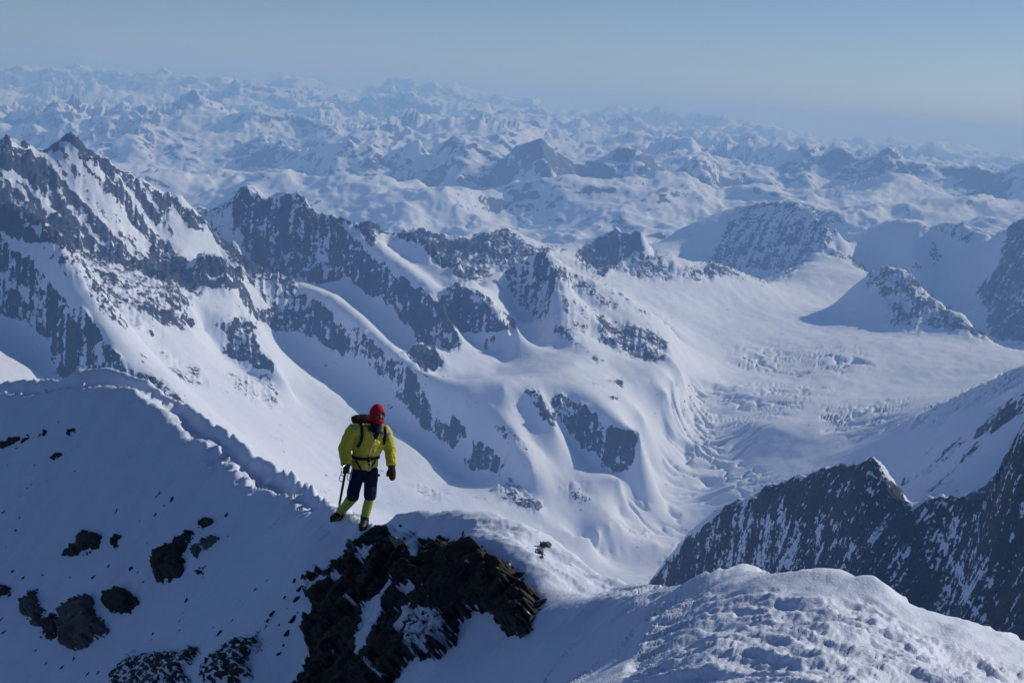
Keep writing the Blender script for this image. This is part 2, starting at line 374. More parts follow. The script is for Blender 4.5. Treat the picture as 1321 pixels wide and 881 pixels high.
# valleys hidden behind the near crests
HID = [(-300,420,5.6),(-100,420,5.6),(100,420,5.8),(300,400,6.3),(450,360,6.2),(-300,330,7.5),(0,330,8),(250,330,8),(450,320,8),(600,330,7.6),(700,340,7.8),(800,330,8.2),(700,335,8.6),(850,325,9.6),(950,320,10.2),(1100,330,10.4),(1200,330,10.2),(1300,330,9.9),(1500,330,9.5),
       (1000,700,2.6),(900,760,2.8),(1100,690,2.3),(1200,690,2.1),(1250,680,1.9),(300,800,2.2),(0,800,2.2),(600,800,2.5),(-200,800,2.0),(800,820,2.5),(1300,930,1.0),(1000,980,1.1),(600,980,1.1),(200,980,1.1),(-200,980,1.1),(1400,980,1.0)]
MIDROWS = rows_from(MID, 1000.0, 13.0) + rows_from([[p] for p in HID], 1000.0)

# rock cover, painted where the cliffs are (pixel polygons and strokes, later values win)
CREST_A = [(0,178),(10,173),(20,187),(30,178),(52,198),(75,180),(92,167),(118,190),(140,208),(165,227),(215,251),(255,276),(290,311),(345,352)]
ROCK = [
 ('p', .85, [(-160,235)]+CREST_A+[(312,352),(300,368),(250,372),(180,352),(120,335),(55,315),(0,300),(-160,240)]),
 ('p', .35, [(55,197),(75,195),(105,228),(140,270),(165,300),(150,302),(110,255),(75,218)]),
 ('l', .02, 6, [(55,197),(70,218),(100,250),(125,277),(150,306),(180,334)]), ('l', .02, 11, [(82,184),(105,218),(125,240),(150,270),(172,303),(186,322)]),
 ('l', .05, 5, [(66,198),(90,228),(110,250)]), ('l', .05, 5, [(112,236),(135,262),(150,290)]),
 ('p', .04, [(172,262),(190,285),(203,295),(216,290),(222,268),(240,298),(270,302),(303,343),(288,340),(262,327),(247,342),(228,322),(205,308),(190,300)]),
 ('l', .04, 5, [(150,230),(185,275),(200,294)]), ('l', .04, 4, [(176,236),(210,282)]), ('l', .04, 5, [(219,266),(236,300)]), ('l', .04, 4, [(250,285),(282,318),(303,344)]),
 ('l', .04, 4, [(116,210),(133,232)]), ('l', .85, 5, [(200,262),(222,300)]), ('l', .8, 4, [(184,250),(205,285)]), ('l', .85, 5, [(190,300),(220,340)]), ('l', .85, 4, [(215,312),(240,344)]),
 ('l', .05, 5, [(2,216),(20,238),(38,262)]), ('l', .05, 4, [(14,222),(45,250),(70,274)]), ('l', .25, 6, [(84,262),(105,280),(120,303),(138,318)]), ('l', .35, 7, [(26,278),(52,300)]),
 ('p', .52, [(48,318),(75,314),(110,330),(180,352),(250,372),(240,418),(200,420),(160,402),(130,390),(95,362),(70,344)]),
 ('p', .36, [(120,390),(165,400),(210,425),(205,442),(160,420)]), ('p', .42, [(195,445),(240,465),(278,506),(235,492)]), ('p', .4, [(215,490),(245,510),(240,512)]), ('p', .38, [(295,480),(345,485),(360,505),(350,528),(318,512),(300,500)]),
 ('p', .88, [(185,396),(240,400),(252,414),(232,425),(196,408)]), ('l', .8, 6, [(238,372),(262,382)]),
 ('p', .72, [(-160,236),(-60,258),(0,303),(45,341),(80,376),(105,396),(130,431),(160,466),(190,481),(218,498),(240,520),(85,500),(62,450),(65,435),(30,414),(0,402),(-160,350)]),
 ('l', .25, 6, [(105,438),(111,480)]), ('l', .15, 5, [(127,438),(138,480)]), ('l', .4, 8, [(8,355),(40,385)]), ('l', .35, 3, [(13,325),(16,340)]),
 ('p', .92, [(245,346),(262,328),(285,336),(303,345),(310,372),(250,373),(236,372)]), ('l', .3, 5, [(268,355),(300,360)]),
 ('p', .78, [(305,350),(330,385),(345,410),(335,420),(324,428),(332,450),(357,474),(350,482),(312,470),(290,452),(288,432),(262,422),(300,415),(312,397),(305,375)]),
 ('l', .2, 9, [(305,390),(318,405),(332,418)]), ('l', .1, 5, [(312,350),(322,372)]),
 ('p', .74, [(312,350),(345,350),(375,362),(410,388),(440,410),(480,438),(500,458),(530,478),(550,508),(570,532),(607,560),(580,584),(570,572),(545,548),(510,512),(492,486),(470,466),(430,451),(400,434),(350,428),(336,412),(345,395)]),
 ('p', .5, [(325,355),(375,372),(395,395),(360,400),(335,380)]), ('p', .5, [(480,455),(500,470),(520,505),(500,500)]), ('l', .2, 6, [(548,495),(562,530),(575,545)]),
 ('p', .72, [(605,560),(617,570),(645,588),(651,600),(632,608),(600,600),(592,586),(612,590)]),
 ('p', .85, [(258,265),(275,268),(300,258),(318,239),(328,252),(345,262),(358,252),(383,246),(400,270),(413,285),(430,276),(445,287),(470,287),(488,290),(500,300),(470,320),(500,345),(530,367),(545,374),(570,395),(590,430),(593,446),(575,454),(560,450),(540,440),(510,400),(480,388),(445,357),(420,367),(380,364),(345,352),(290,311)]),
 ('p', .42, [(255,268),(292,264),(303,300),(330,342),(300,320),(265,285)]), ('l', .1, 5, [(290,270),(298,295),(312,315)]), ('l', .2, 4, [(350,305),(373,331)]), ('l', .3, 4, [(408,335),(421,350)]), ('l', .3, 4, [(388,345),(400,352)]),
 ('p', .03, [(437,288),(460,295),(480,315),(500,302),(550,318),(590,352),(600,368),(585,386),(563,388),(545,374),(530,367),(500,345),(470,318)]),
 ('l', .85, 6, [(460,289),(478,312)]), ('l', .85, 7, [(445,287),(500,300),(525,303)]), ('p', .82, [(520,300),(560,316),(600,348),(613,362),(600,364),(560,334)]), ('l', .5, 6, [(485,300),(505,312)]),
 ('l', .25, 5, [(510,388),(520,400)]), ('l', .2, 6, [(552,396),(560,412)]), ('l', .2, 7, [(575,432),(588,440)]),
 ('p', .95, [(523,455),(545,440),(560,450),(572,470),(552,483),(535,470)]), ('l', .5, 5, [(545,375),(540,385)]), ('p', .5, [(540,480),(560,495),(580,520),(570,510)]),
 ('p', .74, [(563,387),(587,365),(615,377),(640,395),(667,416),(660,425),(635,424),(600,430),(575,411)]), ('p', .6, [(605,437),(640,431),(642,456),(625,448)]), ('l', .25, 6, [(635,395),(648,412)]),
 ('p', .55, [(650,356),(675,338),(700,324),(720,335),(742,362),(790,392),(782,397),(742,375),(716,368),(709,387),(713,410),(757,448),(745,449),(700,420),(680,402),(655,380)]),
 ('p', .78, [(650,358),(675,340),(700,326),(716,352),(705,362),(680,352),(660,372)]), ('l', .6, 10, [(722,345),(760,372),(792,394)]), ('l', .5, 4, [(760,360),(860,416)]), ('p', .3, [(720,372),(800,420),(790,450),(730,420)]),
 ('p', .64, [(770,408),(820,420),(858,437),(862,463),(836,468),(800,452),(780,440)]), ('l', .75, 6, [(762,463),(780,467)]), ('p', .8, [(782,487),(800,485),(806,497),(795,499)]), ('l', .8, 4, [(788,511),(797,513)]),
 ('p', .8, [(676,502),(692,502),(717,535),(717,554),(700,540)]), ('p', .74, [(707,511),(738,512),(760,530),(790,549),(827,562),(816,600),(790,608),(765,586),(740,566),(720,541)]), ('p', .34, [(620,538),(650,548),(690,574),(670,580)]),
 ('p', .7, [(636,630),(662,617),(701,651),(692,658),(660,649)]), ('p', .36, [(710,620),(740,622),(768,645),(740,648)]), ('p', .36, [(530,622),(560,630),(580,645),(550,645)]),
 ('p', .7, [(500,303),(525,297),(545,293),(580,308),(655,294),(680,312),(740,325),(690,326),(650,352),(612,362),(575,330)]), ('l', .05, 8, [(630,342),(640,352),(650,352)]),
 ('p', .8, [(740,325),(797,294),(828,300),(842,318),(800,333),(785,350),(775,357),(740,336)]), ('p', .05, [(828,302),(850,308),(850,322),(832,322)]), ('p', .52, [(785,345),(820,326),(850,328),(880,341),(900,340),(937,355),(910,359),(870,359),(830,359)]),
 ('p', .6, [(955,265),(1010,258),(1040,265),(1065,285),(1082,299),(1065,320),(1045,330),(1015,358),(986,367),(940,357),(905,347),(925,315),(940,285)]), ('p', .4, [(960,267),(1040,264),(1048,285),(970,292)]), ('p', .22, [(950,345),(1010,345),(1000,364),(960,364)]),
 ('l', .8, 6, [(1060,321),(1090,330),(1122,353)]), ('l', .8, 3, [(1080,295),(1092,298)]), ('l', .8, 3, [(1146,285),(1158,284)]), ('p', .5, [(1185,287),(1200,293),(1213,332),(1205,342),(1195,310)]), ('p', .6, [(1176,330),(1190,345),(1183,352)]),
 ('p', .58, [(1200,293),(1240,286),(1262,299),(1240,312),(1215,302)]), ('p', .82, [(1290,297),(1305,286),(1321,282),(1440,250),(1440,442),(1275,438),(1272,400),(1260,377),(1283,345)]), ('l', .1, 6, [(1292,303),(1284,345)]),
 ('p', .62, [(1105,372),(1125,350),(1150,341),(1176,353),(1195,372),(1225,400),(1262,425),(1277,438),(1240,426),(1200,420),(1160,426),(1150,421),(1145,385),(1120,366)]), ('l', .3, 8, [(1160,380),(1180,415)]),
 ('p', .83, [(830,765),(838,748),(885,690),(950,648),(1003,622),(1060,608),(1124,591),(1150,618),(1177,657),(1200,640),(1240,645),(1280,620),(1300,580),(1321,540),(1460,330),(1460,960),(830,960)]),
 ('p', .64, [(900,700),(1000,660),(1060,680),(1060,740),(950,740)]), ('p', .68, [(1180,680),(1260,690),(1290,740),(1250,790),(1200,740)]), ('l', .35, 9, [(1205,690),(1235,730),(1255,790)]), ('p', .45, [(925,757),(985,740),(1040,742),(1030,762),(930,775)]), ('l', .3, 2, [(1152,632),(1160,646)]),
 ('p', .8, [(1250,566),(1275,540),(1300,520),(1321,505),(1440,440),(1440,470),(1321,530),(1280,556)]), ('l', .62, 10, [(1165,622),(1205,600),(1240,570)]), ('l', .7, 6, [(1200,635),(1225,610),(1260,575)]), ('l', .6, 5, [(1212,630),(1238,616)]),
 ('p', .62, [(-160,760)]*3),
]
ICE = [('p', 1, [(935,452),(1000,446),(1105,452),(1130,468),(1080,482),(950,478)]), ('p', 1, [(870,490),(940,495),(1085,505),(1000,535),(960,600),(1050,640),(880,650),(800,640),(790,690),(880,690),(850,560)]), ('p', 1, [(1060,520),(1180,518),(1110,565),(1065,562)]), ('p', 1, [(1130,560),(1200,525),(1310,475),(1321,490),(1200,548)])]

def inside(px, py, poly):
    r = np.zeros(px.shape, bool); n = len(poly)
    for i in range(n):
        x0, y0 = poly[i]; x1, y1 = poly[(i+1) % n]
        if y0 == y1: continue
        c = ((y0 > py) != (y1 > py)) & (px < (x1-x0)*(py-y0)/(y1-y0)+x0); r ^= c
    return r
def seg_dist(px, py, pts):
    d = np.full(px.shape, 1e9)
    for (x0, y0), (x1, y1) in zip(pts[:-1], pts[1:]):
        L = max((x1-x0)**2+(y1-y0)**2, 1e-9); t = np.clip(((px-x0)*(x1-x0)+(py-y0)*(y1-y0))/L, 0, 1)
        d = np.minimum(d, np.hypot(px-x0-t*(x1-x0), py-y0-t*(y1-y0)))
    return d
def paint(table, base=0.0, x0=-200, x1=1520, y0=100, y1=960, st=2.0, soft=2):
    gx = np.arange(x0, x1, st); gy = np.arange(y0, y1, st); PX, PY = np.meshgrid(gx, gy, indexing='ij')
    A = np.full(PX.shape, base)
    for e in table:
        pts = e[-1]; m = 12 if e[0] == 'p' else e[2]+2
        xs = [p[0] for p in pts]; ys = [p[1] for p in pts]
        i0, i1 = np.searchsorted(gx, [min(xs)-m, max(xs)+m]); j0, j1 = np.searchsorted(gy, [min(ys)-m, max(ys)+m])
        if i1 <= i0 or j1 <= j0: continue
        sub = A[i0:i1, j0:j1]; qx = PX[i0:i1, j0:j1]; qy = PY[i0:i1, j0:j1]
        if e[0] == 'p': sub[inside(qx, qy, pts)] = e[1]
        else:
            w = np.clip((e[2]*0.5+1.0 - seg_dist(qx, qy, pts))/2.0, 0, 1); sub[:] = sub*(1-w) + e[1]*w
    A = box_blur(box_blur(A, soft, 0), soft, 1)
    def look(px, py):
        a = np.clip((px-x0)/st, 0, len(gx)-1.001); b = np.clip((py-y0)/st, 0, len(gy)-1.001)
        i = a.astype(int); j = b.astype(int); fa = a-i; fb = b-j
        return (A[i, j]*(1-fa)+A[i+1, j]*fa)*(1-fb)+(A[i, j+1]*(1-fa)+A[i+1, j+1]*fa)*fb
    return look

def build_mid():
    fld = Field(MIDROWS)
    s = Sheet(fld, math.radians(-25), math.radians(25.5), MID_C, 900.0, 10400.0, MID_R, 860, 1000, flat_w=0.16, hid_w=0.3)
    rock_at = paint(ROCK); ice_at = paint(ICE, soft=7)
    px, py = s.pixels()
    vis = s.visible(0.006)
    # wobble the outlines of the rock so they fray along the slope
    wx = fbm(s.X/60, s.Y/60, 3, 5)*5; wy = fbm(s.X/60, s.Y/60, 3, 9)*5
    sl = s.slope_of()
    auto = sstep(0.80, 0.55, sl)*0.7
    rock = np.where(vis, rock_at(px+wx, py+wy), auto)
    ice = np.where(vis, ice_at(px, py), 0)
    rs = box_blur(box_blur(rock, 9, 0), 7, 1)
    k = np.clip(s.r/4500.0, 0.4, 1.6)
    # rough relief: ribs and gullies in the rock, soft drifts in the snow, broken blocks in the icefall
    rel = (ridged(s.X/150, s.Y/150, 5, 3)-0.9)*20 + fbm(s.X/34, s.Y/34, 3, 40)*8
    soft = fbm(s.X/420, s.Y/420, 4, 21)*7 + fbm(s.X/60, s.Y/60, 3, 27)*1.6
    blk = (ridged(s.X/130, s.Y/62, 4, 63, gain=0.6)-0.8)*11 + fbm(s.X/300, s.Y/130, 3, 77)*9
    # gullies and snow runnels along the fall line: noise averaged down the slope
    gx, gy = s.falls(9); run = 0.0
    for t in np.linspace(-1, 1, 9):
        T = t*75*np.clip(s.r/4500, 0.4, 1.4); run = run + fbm((s.X+gx*T)/(21*k), (s.Y+gy*T)/(21*k), 2, 700, 0.6)
    run = run/max(run.std(), 1e-6); fine = 0.0
    for t in np.linspace(-1, 1, 6):
        T = t*28*np.clip(s.r/4500, 0.4, 1.4); fine = fine + perlin((s.X+gx*T)/(8.5*k), (s.Y+gy*T)/(8.5*k), 760)
    fine = fine/max(fine.std(), 1e-6)
    rock = rock + np.where(rock > 0.12, 1, 0.0)*(np.clip(run, -2.2, 2.2)*0.115 + np.clip(fine, -2, 2)*0.085)*sstep(0.93, 0.8, sl)
    rel = rel + (run*3.0 + fine*1.0)*np.clip(k, .5, 1.3)
    # long crevasses across the flow of the icefall
    w_ = fbm(s.X/400, s.Y/400, 3, 720); cr = 1-np.abs(perlin(s.X/330+w_*.6, s.Y/74+w_*1.3, 730)); cr2 = 1-np.abs(perlin(s.X/140+w_, s.Y/46+w_*1.5, 740))
    blk = -17*sstep(.86, .985, cr) - 10*sstep(.88, .985, cr2) + fbm(s.X/260, s.Y/110, 3, 77)*9 + fbm(s.X/34, s.Y/20, 2, 78)*1.6
    s.Z = s.Z + rel*np.clip(rs*1.25, 0, 1)*np.clip(k, 0.55, 1.2) + soft*k*(1-np.clip(rs, 0, 1)*0.7) + blk*ice*(0.5+0.8*sstep(-.3, .4, fbm(s.X/260, s.Y/200, 3, 90)))
    return s, rock
# ------------------------------------------------------------------ far ranges
FAR = [
 ([(-200,175,16),(0,190,15),(100,195,15),(140,183,15),(170,181),(200,190),(232,182),(260,200),(300,199),(340,180,15),(375,195),(400,196,14)], BK+[(0.986,16),(0.972,30)]),
 ([(400,198,13.2),(430,191,13),(447,184),(454,178,13),(462,188),(478,186),(490,203,13),(515,206),(530,192),(542,181,13),(548,195),(557,204),(565,192),(583,178,13),(600,188),(612,186),(625,197),(645,195,13),(665,195,12.6),(685,187),(698,180,12.5),(712,195),(730,203),(755,211,13),(775,210),(795,205),(812,200,13),(835,208),(852,211),(870,222),(885,219),(900,210),(907,204,14),(930,217),(960,217),(990,213),(1010,205),(1037,193,15),(1060,210),(1085,199,15),(1105,206),(1120,208),(1145,194,15),(1165,208),(1185,215),(1230,222),(1260,217),(1285,222),(1321,215,15),(1500,225,15)], BK+[(0.986,22),(0.968,47)]),
 [(330,225,12.2),(400,240,11.6),(480,238,11.5),(540,247,11.3),(580,262,11.1),(620,284,10.9),(645,302,10.8)],
 [(665,222,12.1),(720,252,11.5),(780,292,10.9)], [(698,182,12.5),(715,225,12.1),(760,240,12.0),(800,238,12.2)], [(826,212,12.9),(862,242,12.2),(900,262,11.8)],
 [(585,190,12.9),(600,230,12.2),(690,300,11.0)], [(880,235,12.9),(925,255,12.4),(960,245,12.6),(1000,248,12.6)],
 [(1145,196,15),(1190,240,14),(1230,262,13.2)], [(1060,262,12.5),(1150,268,12.3),(1205,258,12.6),(1240,285,12)],
 [(-200,260,11),(0,260,11),(200,250,11.5),(300,270,10.9)], [(-200,300,10.4),(0,305,10.4),(300,310,10.4),(500,310,10.5),(620,315,10.5),(700,318,10.5),(800,318,10.5),(1000,320,10.7),(1200,320,10.8),(1321,318,10.8),(1500,310,10.8)],
 [(850,290,11.0),(1000,285,11.4),(1150,300,11.2),(1300,290,11.4)],
 [(-200,190,17.5),(0,185,17.5),(200,175,17.5),(400,175,17.5),(600,180,17),(800,205,17.5),(1000,215,17.5),(1321,225,18),(1500,235,18)],
 ([(-200,150,21.5),(0,140,21.5),(60,146),(110,130,21.5),(170,140),(240,136),(330,147,18),(430,150,18),(470,155),(545,150,20.5),(600,162),(700,168,21.5),(850,182,22),(960,178,22),(1060,200,22),(1321,222,22),(1500,235,22)], [(1.05,14),(1.12,22),(0.99,10)]),
 ([(-200,110,29),(0,118,29),(100,112,29),(200,118),(330,120,29),(430,122),(480,128,29),(580,132),(660,148,29),(800,160,30),(960,168,30),(1100,192,30),(1230,198,30),(1321,216,30),(1500,230,30)], [(1.05,7),(1.12,10),(0.992,7)]),
 ([(-200,85,37),(0,90,37),(40,88),(75,95),(150,97),(215,99),(240,100),(252,95,35),(270,106),(340,108),(390,104),(430,113),(480,104,39),(520,107),(580,117),(640,128),(700,140),(760,151),(840,146),(880,150),(950,152),(1000,164),(1060,178),(1100,185),(1200,189),(1235,189),(1321,212,39),(1500,225,39)], [(1.05,6),(1.2,14),(0.992,6)]),
 [(-200,130,60),(300,140,60),(700,160,60),(1100,200,60),(1500,250,60)],
]
def build_far():
    fld = Field(rows_from(FAR, 1000.0, 13.0))
    s = Sheet(fld, math.radians(-25), math.radians(25.5), FAR_C, 10000.0, 60000.0, FAR_R, 500, 900, flat_w=0.22, hid_w=0.4)
    k = sstep(10000, 15000, s.r); k2 = sstep(14800, 19000, s.r)
    X, Y = s.X, s.Y
    wx = fbm(X/3000, Y/3000, 3, 300)*900; wy = fbm(X/3000, Y/3000, 3, 310)*900
    big = (ridged((X+wx)/3600, (Y+wy)/3600, 6, 200, gain=0.52)-0.85)
    med = (ridged((X+wx*.4)/1050, (Y+wy*.4)/1050, 5, 230, gain=0.5)-0.85)
    mid_ = (ridged((X+wx*.5)/1900, (Y+wy*.5)/1900, 4, 222, gain=0.42)-0.75)
    fin = (ridged(X/300, Y/300, 4, 260)-0.85)
    s.Z = s.Z + (big-0.50*k2)*(20+330*k2)*k + (mid_-0.2*k2)*(60+130*k2) + med*(84+16*k2) + fin*(15+10*k2)
    sl = s.slope_of()
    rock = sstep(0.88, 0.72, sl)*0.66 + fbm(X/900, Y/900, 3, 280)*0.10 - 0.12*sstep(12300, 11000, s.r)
    return s, rock

MID_C, MID_R, FAR_C, FAR_R = 1000, 600, 800, 380
mat_mid = alpine_material('mountain_rock_and_snow', 0.065, (0.017, 0.022, 0.050), (0.048, 0.056, 0.100), 6.0, k=2.6, stretch=(1, 1, 0.8))
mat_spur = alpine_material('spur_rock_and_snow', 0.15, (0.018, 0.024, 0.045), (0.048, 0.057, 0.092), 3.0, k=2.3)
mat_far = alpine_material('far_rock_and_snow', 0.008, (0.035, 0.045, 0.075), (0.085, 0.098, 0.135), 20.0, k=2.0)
SHEETS = {}
def split_sheet(s, rock, mat, table, default):
    """one object for each massif: faces go to the polygon (pixel outline, distance range in m) that holds them"""
    nc, nr = s.X.shape
    px, py = s.pixels()
    cx = 0.25*(px[:-1, :-1]+px[1:, :-1]+px[:-1, 1:]+px[1:, 1:]); cr = 0.25*(s.r[:-1, :-1]+s.r[1:, :-1]+s.r[:-1, 1:]+s.r[1:, 1:])
    ids = np.zeros(cx.shape, int)
    for k, (name, poly) in enumerate(table):            # outline in (pixel column, km)
        m = inside(cx, cr/1000.0, poly); ids[m & (ids == 0)] = k+1
    V = np.stack([s.X, s.Y, s.Z], -1).reshape(-1, 3)
    for k, name in enumerate([default]+[t[0] for t in table]):
        m = ids == k
        if not m.any(): continue
        me = grid_mesh(name, V, nc, nr, {'rock': rock}, m)
        link(name, me, mat_spur if name == 'rocky_spur' else mat, kind='structure', label={'mountains': 'jagged dark rock ridges and ribs between snow couloirs', 'glacier': 'wide sunlit glacier with a broken icefall', 'rocky_spur': 'dark shaded rock spur flecked with snow', 'far_mountains': 'hazy blue snow ranges reaching to the horizon'}[name])
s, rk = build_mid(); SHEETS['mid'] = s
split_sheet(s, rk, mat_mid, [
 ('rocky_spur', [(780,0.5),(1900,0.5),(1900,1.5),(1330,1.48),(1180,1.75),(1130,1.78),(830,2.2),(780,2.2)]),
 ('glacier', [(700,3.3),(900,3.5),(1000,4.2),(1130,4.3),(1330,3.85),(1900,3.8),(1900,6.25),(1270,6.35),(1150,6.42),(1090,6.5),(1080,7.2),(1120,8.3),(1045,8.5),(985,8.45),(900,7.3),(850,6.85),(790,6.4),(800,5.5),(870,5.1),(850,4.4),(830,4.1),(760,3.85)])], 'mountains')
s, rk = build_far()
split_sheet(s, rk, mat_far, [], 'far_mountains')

def add_haze():
    bm = bmesh.new(); bmesh.ops.create_cube(bm, size=1.0)
    x0, x1, y0, y1, z0, z1 = -60000, 60000, -3000, 88000, -3600, 420
    for v in bm.verts: v.co = Vector(((x0+x1)/2+(x1-x0)*v.co.x, (y0+y1)/2+(y1-y0)*v.co.y, (z0+z1)/2+(z1-z0)*v.co.z))
    me = bpy.data.meshes.new('haze'); bm.to_mesh(me); bm.free()
    m = bpy.data.materials.new('haze_air'); m.use_nodes = True; t = m.node_tree; t.nodes.clear()
    out = t.nodes.new('ShaderNodeOutputMaterial'); pv = t.nodes.new('ShaderNodeVolumePrincipled')
    pv.inputs['Color'].default_value = HAZE_COL; pv.inputs['Density'].default_value = HAZE_D; pv.inputs['Absorption Color'].default_value = (.5, .5, .5, 1); pv.inputs['Anisotropy'].default_value = 0.0
    t.links.new(pv.outputs[0], out.inputs['Volume'])
    o = link('haze', me, m, kind='stuff'); o['label'] = 'thin blue mountain haze filling the air over the ranges'
    o.visible_shadow = True
HAZE_COL = (0.28, 0.51, 1.0, 1.0); HAZE_D = 7.9e-5
add_haze()
# ------------------------------------------------------------------ the snow ridge underfoot (pixel x, pixel y, distance in m)
TOP = [(-300,535,44),(-150,515,39),(-60,505,36),(0,498,34.3),(50,490,32.9),(100,481,31.5),(150,479,30.5),(190,487,29.5),(215,504,28.7),(250,525,27.7),(270,539,27.1),(300,560,26.2),(330,584,25.3),(355,600,24.6),(385,611,23.8),(410,627,22.0),(432,647,20.3),(445,659,19.4),(458,666,18.95),(470,671,18.6)]
LIP = [(-300,545,43),(-150,524,38.2),(-60,514,35.2),(0,507,33.5),(60,499,31.9),(110,491,30.6),(140,493,29.8),(165,502,29.1),(185,525,28.2),(215,542,27.3),(240,562,26.4),(262,582,25.6),(290,602,24.6),(303,621,24.0),(325,629,23.4),(350,634,22.8),(375,646,22.0),(400,657,20.6),(420,667,19.5),(438,673,18.75),(455,680,18.4),(470,686,18.05)]
HUMP = [(474,682,18.1),(490,672,17.7),(510,662,17.3),(535,656,17.0),(570,657,16.8),(600,654,16.6),(625,655,16.4),(650,662,16.2),(690,685,15.9),(720,702,15.6),(740,714,15.4),(770,735,15.0),(800,745,14.7),(830,753,14.3),(866,768,13.5)]
MOUND = [(866,768,13.3),(880,764,12.4),(900,760,11.7),(930,756,11.0),(955,751,10.4),(985,743,9.9),(1000,739,9.3),(1015,744,9.2),(1060,742,9.0),(1100,741,8.85),(1128,739,8.8),(1140,747,8.8),(1165,764,8.9),(1200,784,9.1),(1250,802,9.3),(1290,814,9.5),(1321,825,9.6),(1440,870,9.9),(1600,940,10.2)]
TOP = [(p[0], p[1], p[2] if p[0] > 433 else min(p[2], float(np.interp(p[0], [q[0] for q in LIP], [q[2] for q in LIP]))+1.45)) for p in TOP]
NBK = [(1.012, 6), (1.05, 45), (1.3, 240), (2.0, 420)]
NEAR = [(TOP, NBK), LIP, (HUMP, NBK), (MOUND, NBK),
 [(560,668,16.3),(600,690,15.4),(650,708,14.9),(685,745,14.1),(698,785,13.4)],
 [(700,712,15.2),(740,735,14.8),(790,758,14.2),(830,768,13.6)],
 [(486,690,17.6),(520,715,16.2),(560,720,15.5),(610,735,14.8)], [(450,735,17.6),(425,775,17.4),(405,820,17.2),(395,881,16.7)],
 [(500,775,15.4),(560,765,14.9),(620,770,14.4)], [(470,840,15.6),(500,860,14.9),(560,835,14.2),(600,870,13.4),(640,825,13.6),(690,800,13.1)],
 [(700,830,12.4),(760,802,12.3),(808,788,11.6)], [(700,881,11.3),(785,850,10.0)], [(700,1000,10.4),(600,1000,12.6)], [(740,765,14.0),(790,778,13.3)],
 [(850,776,11.0),(838,800,9.0),(826,830,8.05),(809,881,7.0),(790,950,6.0),(760,1100,4.9)],
 [(900,800,8.2),(950,785,8.3),(1000,790,8.0),(1060,790,7.9),(1130,790,7.95),(1200,815,8.25)], [(900,850,7.0),(1000,850,6.9),(1100,850,7.1),(1200,850,7.5),(1321,870,7.95),(1440,900,8.2)],
 [(900,950,5.8),(1100,950,5.7),(1321,950,6.1)], [(1000,1100,4.3),(1300,1100,4.6),(1600,1100,5.0)], [(900,1500,2.8),(1300,1500,2.5)],
]
def plane3(a, b, c):
    A, B, C = (np.array(at(*p)) for p in (a, b, c)); n = np.cross(B-A, C-A); return n/np.linalg.norm(n), A
pn, pa = plane3((150, 496, 29.5), (430, 674, 20.2), (0, 881, 22.4))
if pn[2] < 0: pn = -pn
FLANK_N = Vector(pn)
rows = rows_from(NEAR, 1.0, 10.0)
gdir = np.array([pn[0], pn[1]]); gdir /= np.linalg.norm(gdir)
for p in dens(LIP, 26):                                              # the flank falls straight down from the lip of the track
    if p[0] > 425: continue
    L = np.array(at(*p))
    for d in (0.5, 1.2, 2.2, 3.5, 5.5, 8.0, 11.5, 16.0):
        q = L[:2] + gdir*d; z = L[2] - d*(0.95 + 0.004*d)
        if q[1] > 1.0 and (q[0]-at(420, 800, 17)[0] < 0): rows.append((math.atan2(q[0], q[1]), z/math.hypot(*q), math.hypot(*q)))
for p in dens(TOP, 9):                                               # low snow wall on the far side of the track
    if p[0] > 420: continue
    T = np.array(at(*p)); rr = math.hypot(T[0], T[1])
    for dr, dz in ((0.12, 0.10), (0.38, 0.34), (0.60, 0.37)): rows.append((math.atan2(T[0], T[1]), (T[2]-dz)/(rr-dr), rr-dr))
for a in np.radians(np.linspace(-34, 34, 18)):                       # the mountain falls away behind the crest
    for r, z in ((75, -62), (160, -150), (420, -420), (900, -800)): rows.append((a, z/r, r))
MD = {'l': [('l', 1, 18, [(p[0], p[1]-5) for p in LIP]), ('l', 1, 20, [(430,668),(470,684),(486,676)])],
      'm': [('p', 1, [(832,790),(866,768),(930,756),(1000,739),(1130,739),(1200,784),(1321,825),(1600,940),(1600,1200),(760,1100),(809,881)]), ('l', .12, 22, [(930,762),(1000,747),(1060,752),(1128,748),(1165,774),(1200,798),(1250,816),(1321,840),(1440,885)]), ('p', .6, [(540,656),(650,660),(740,714),(866,768),(832,790),(740,775),(690,735),(640,700),(590,688)])]}
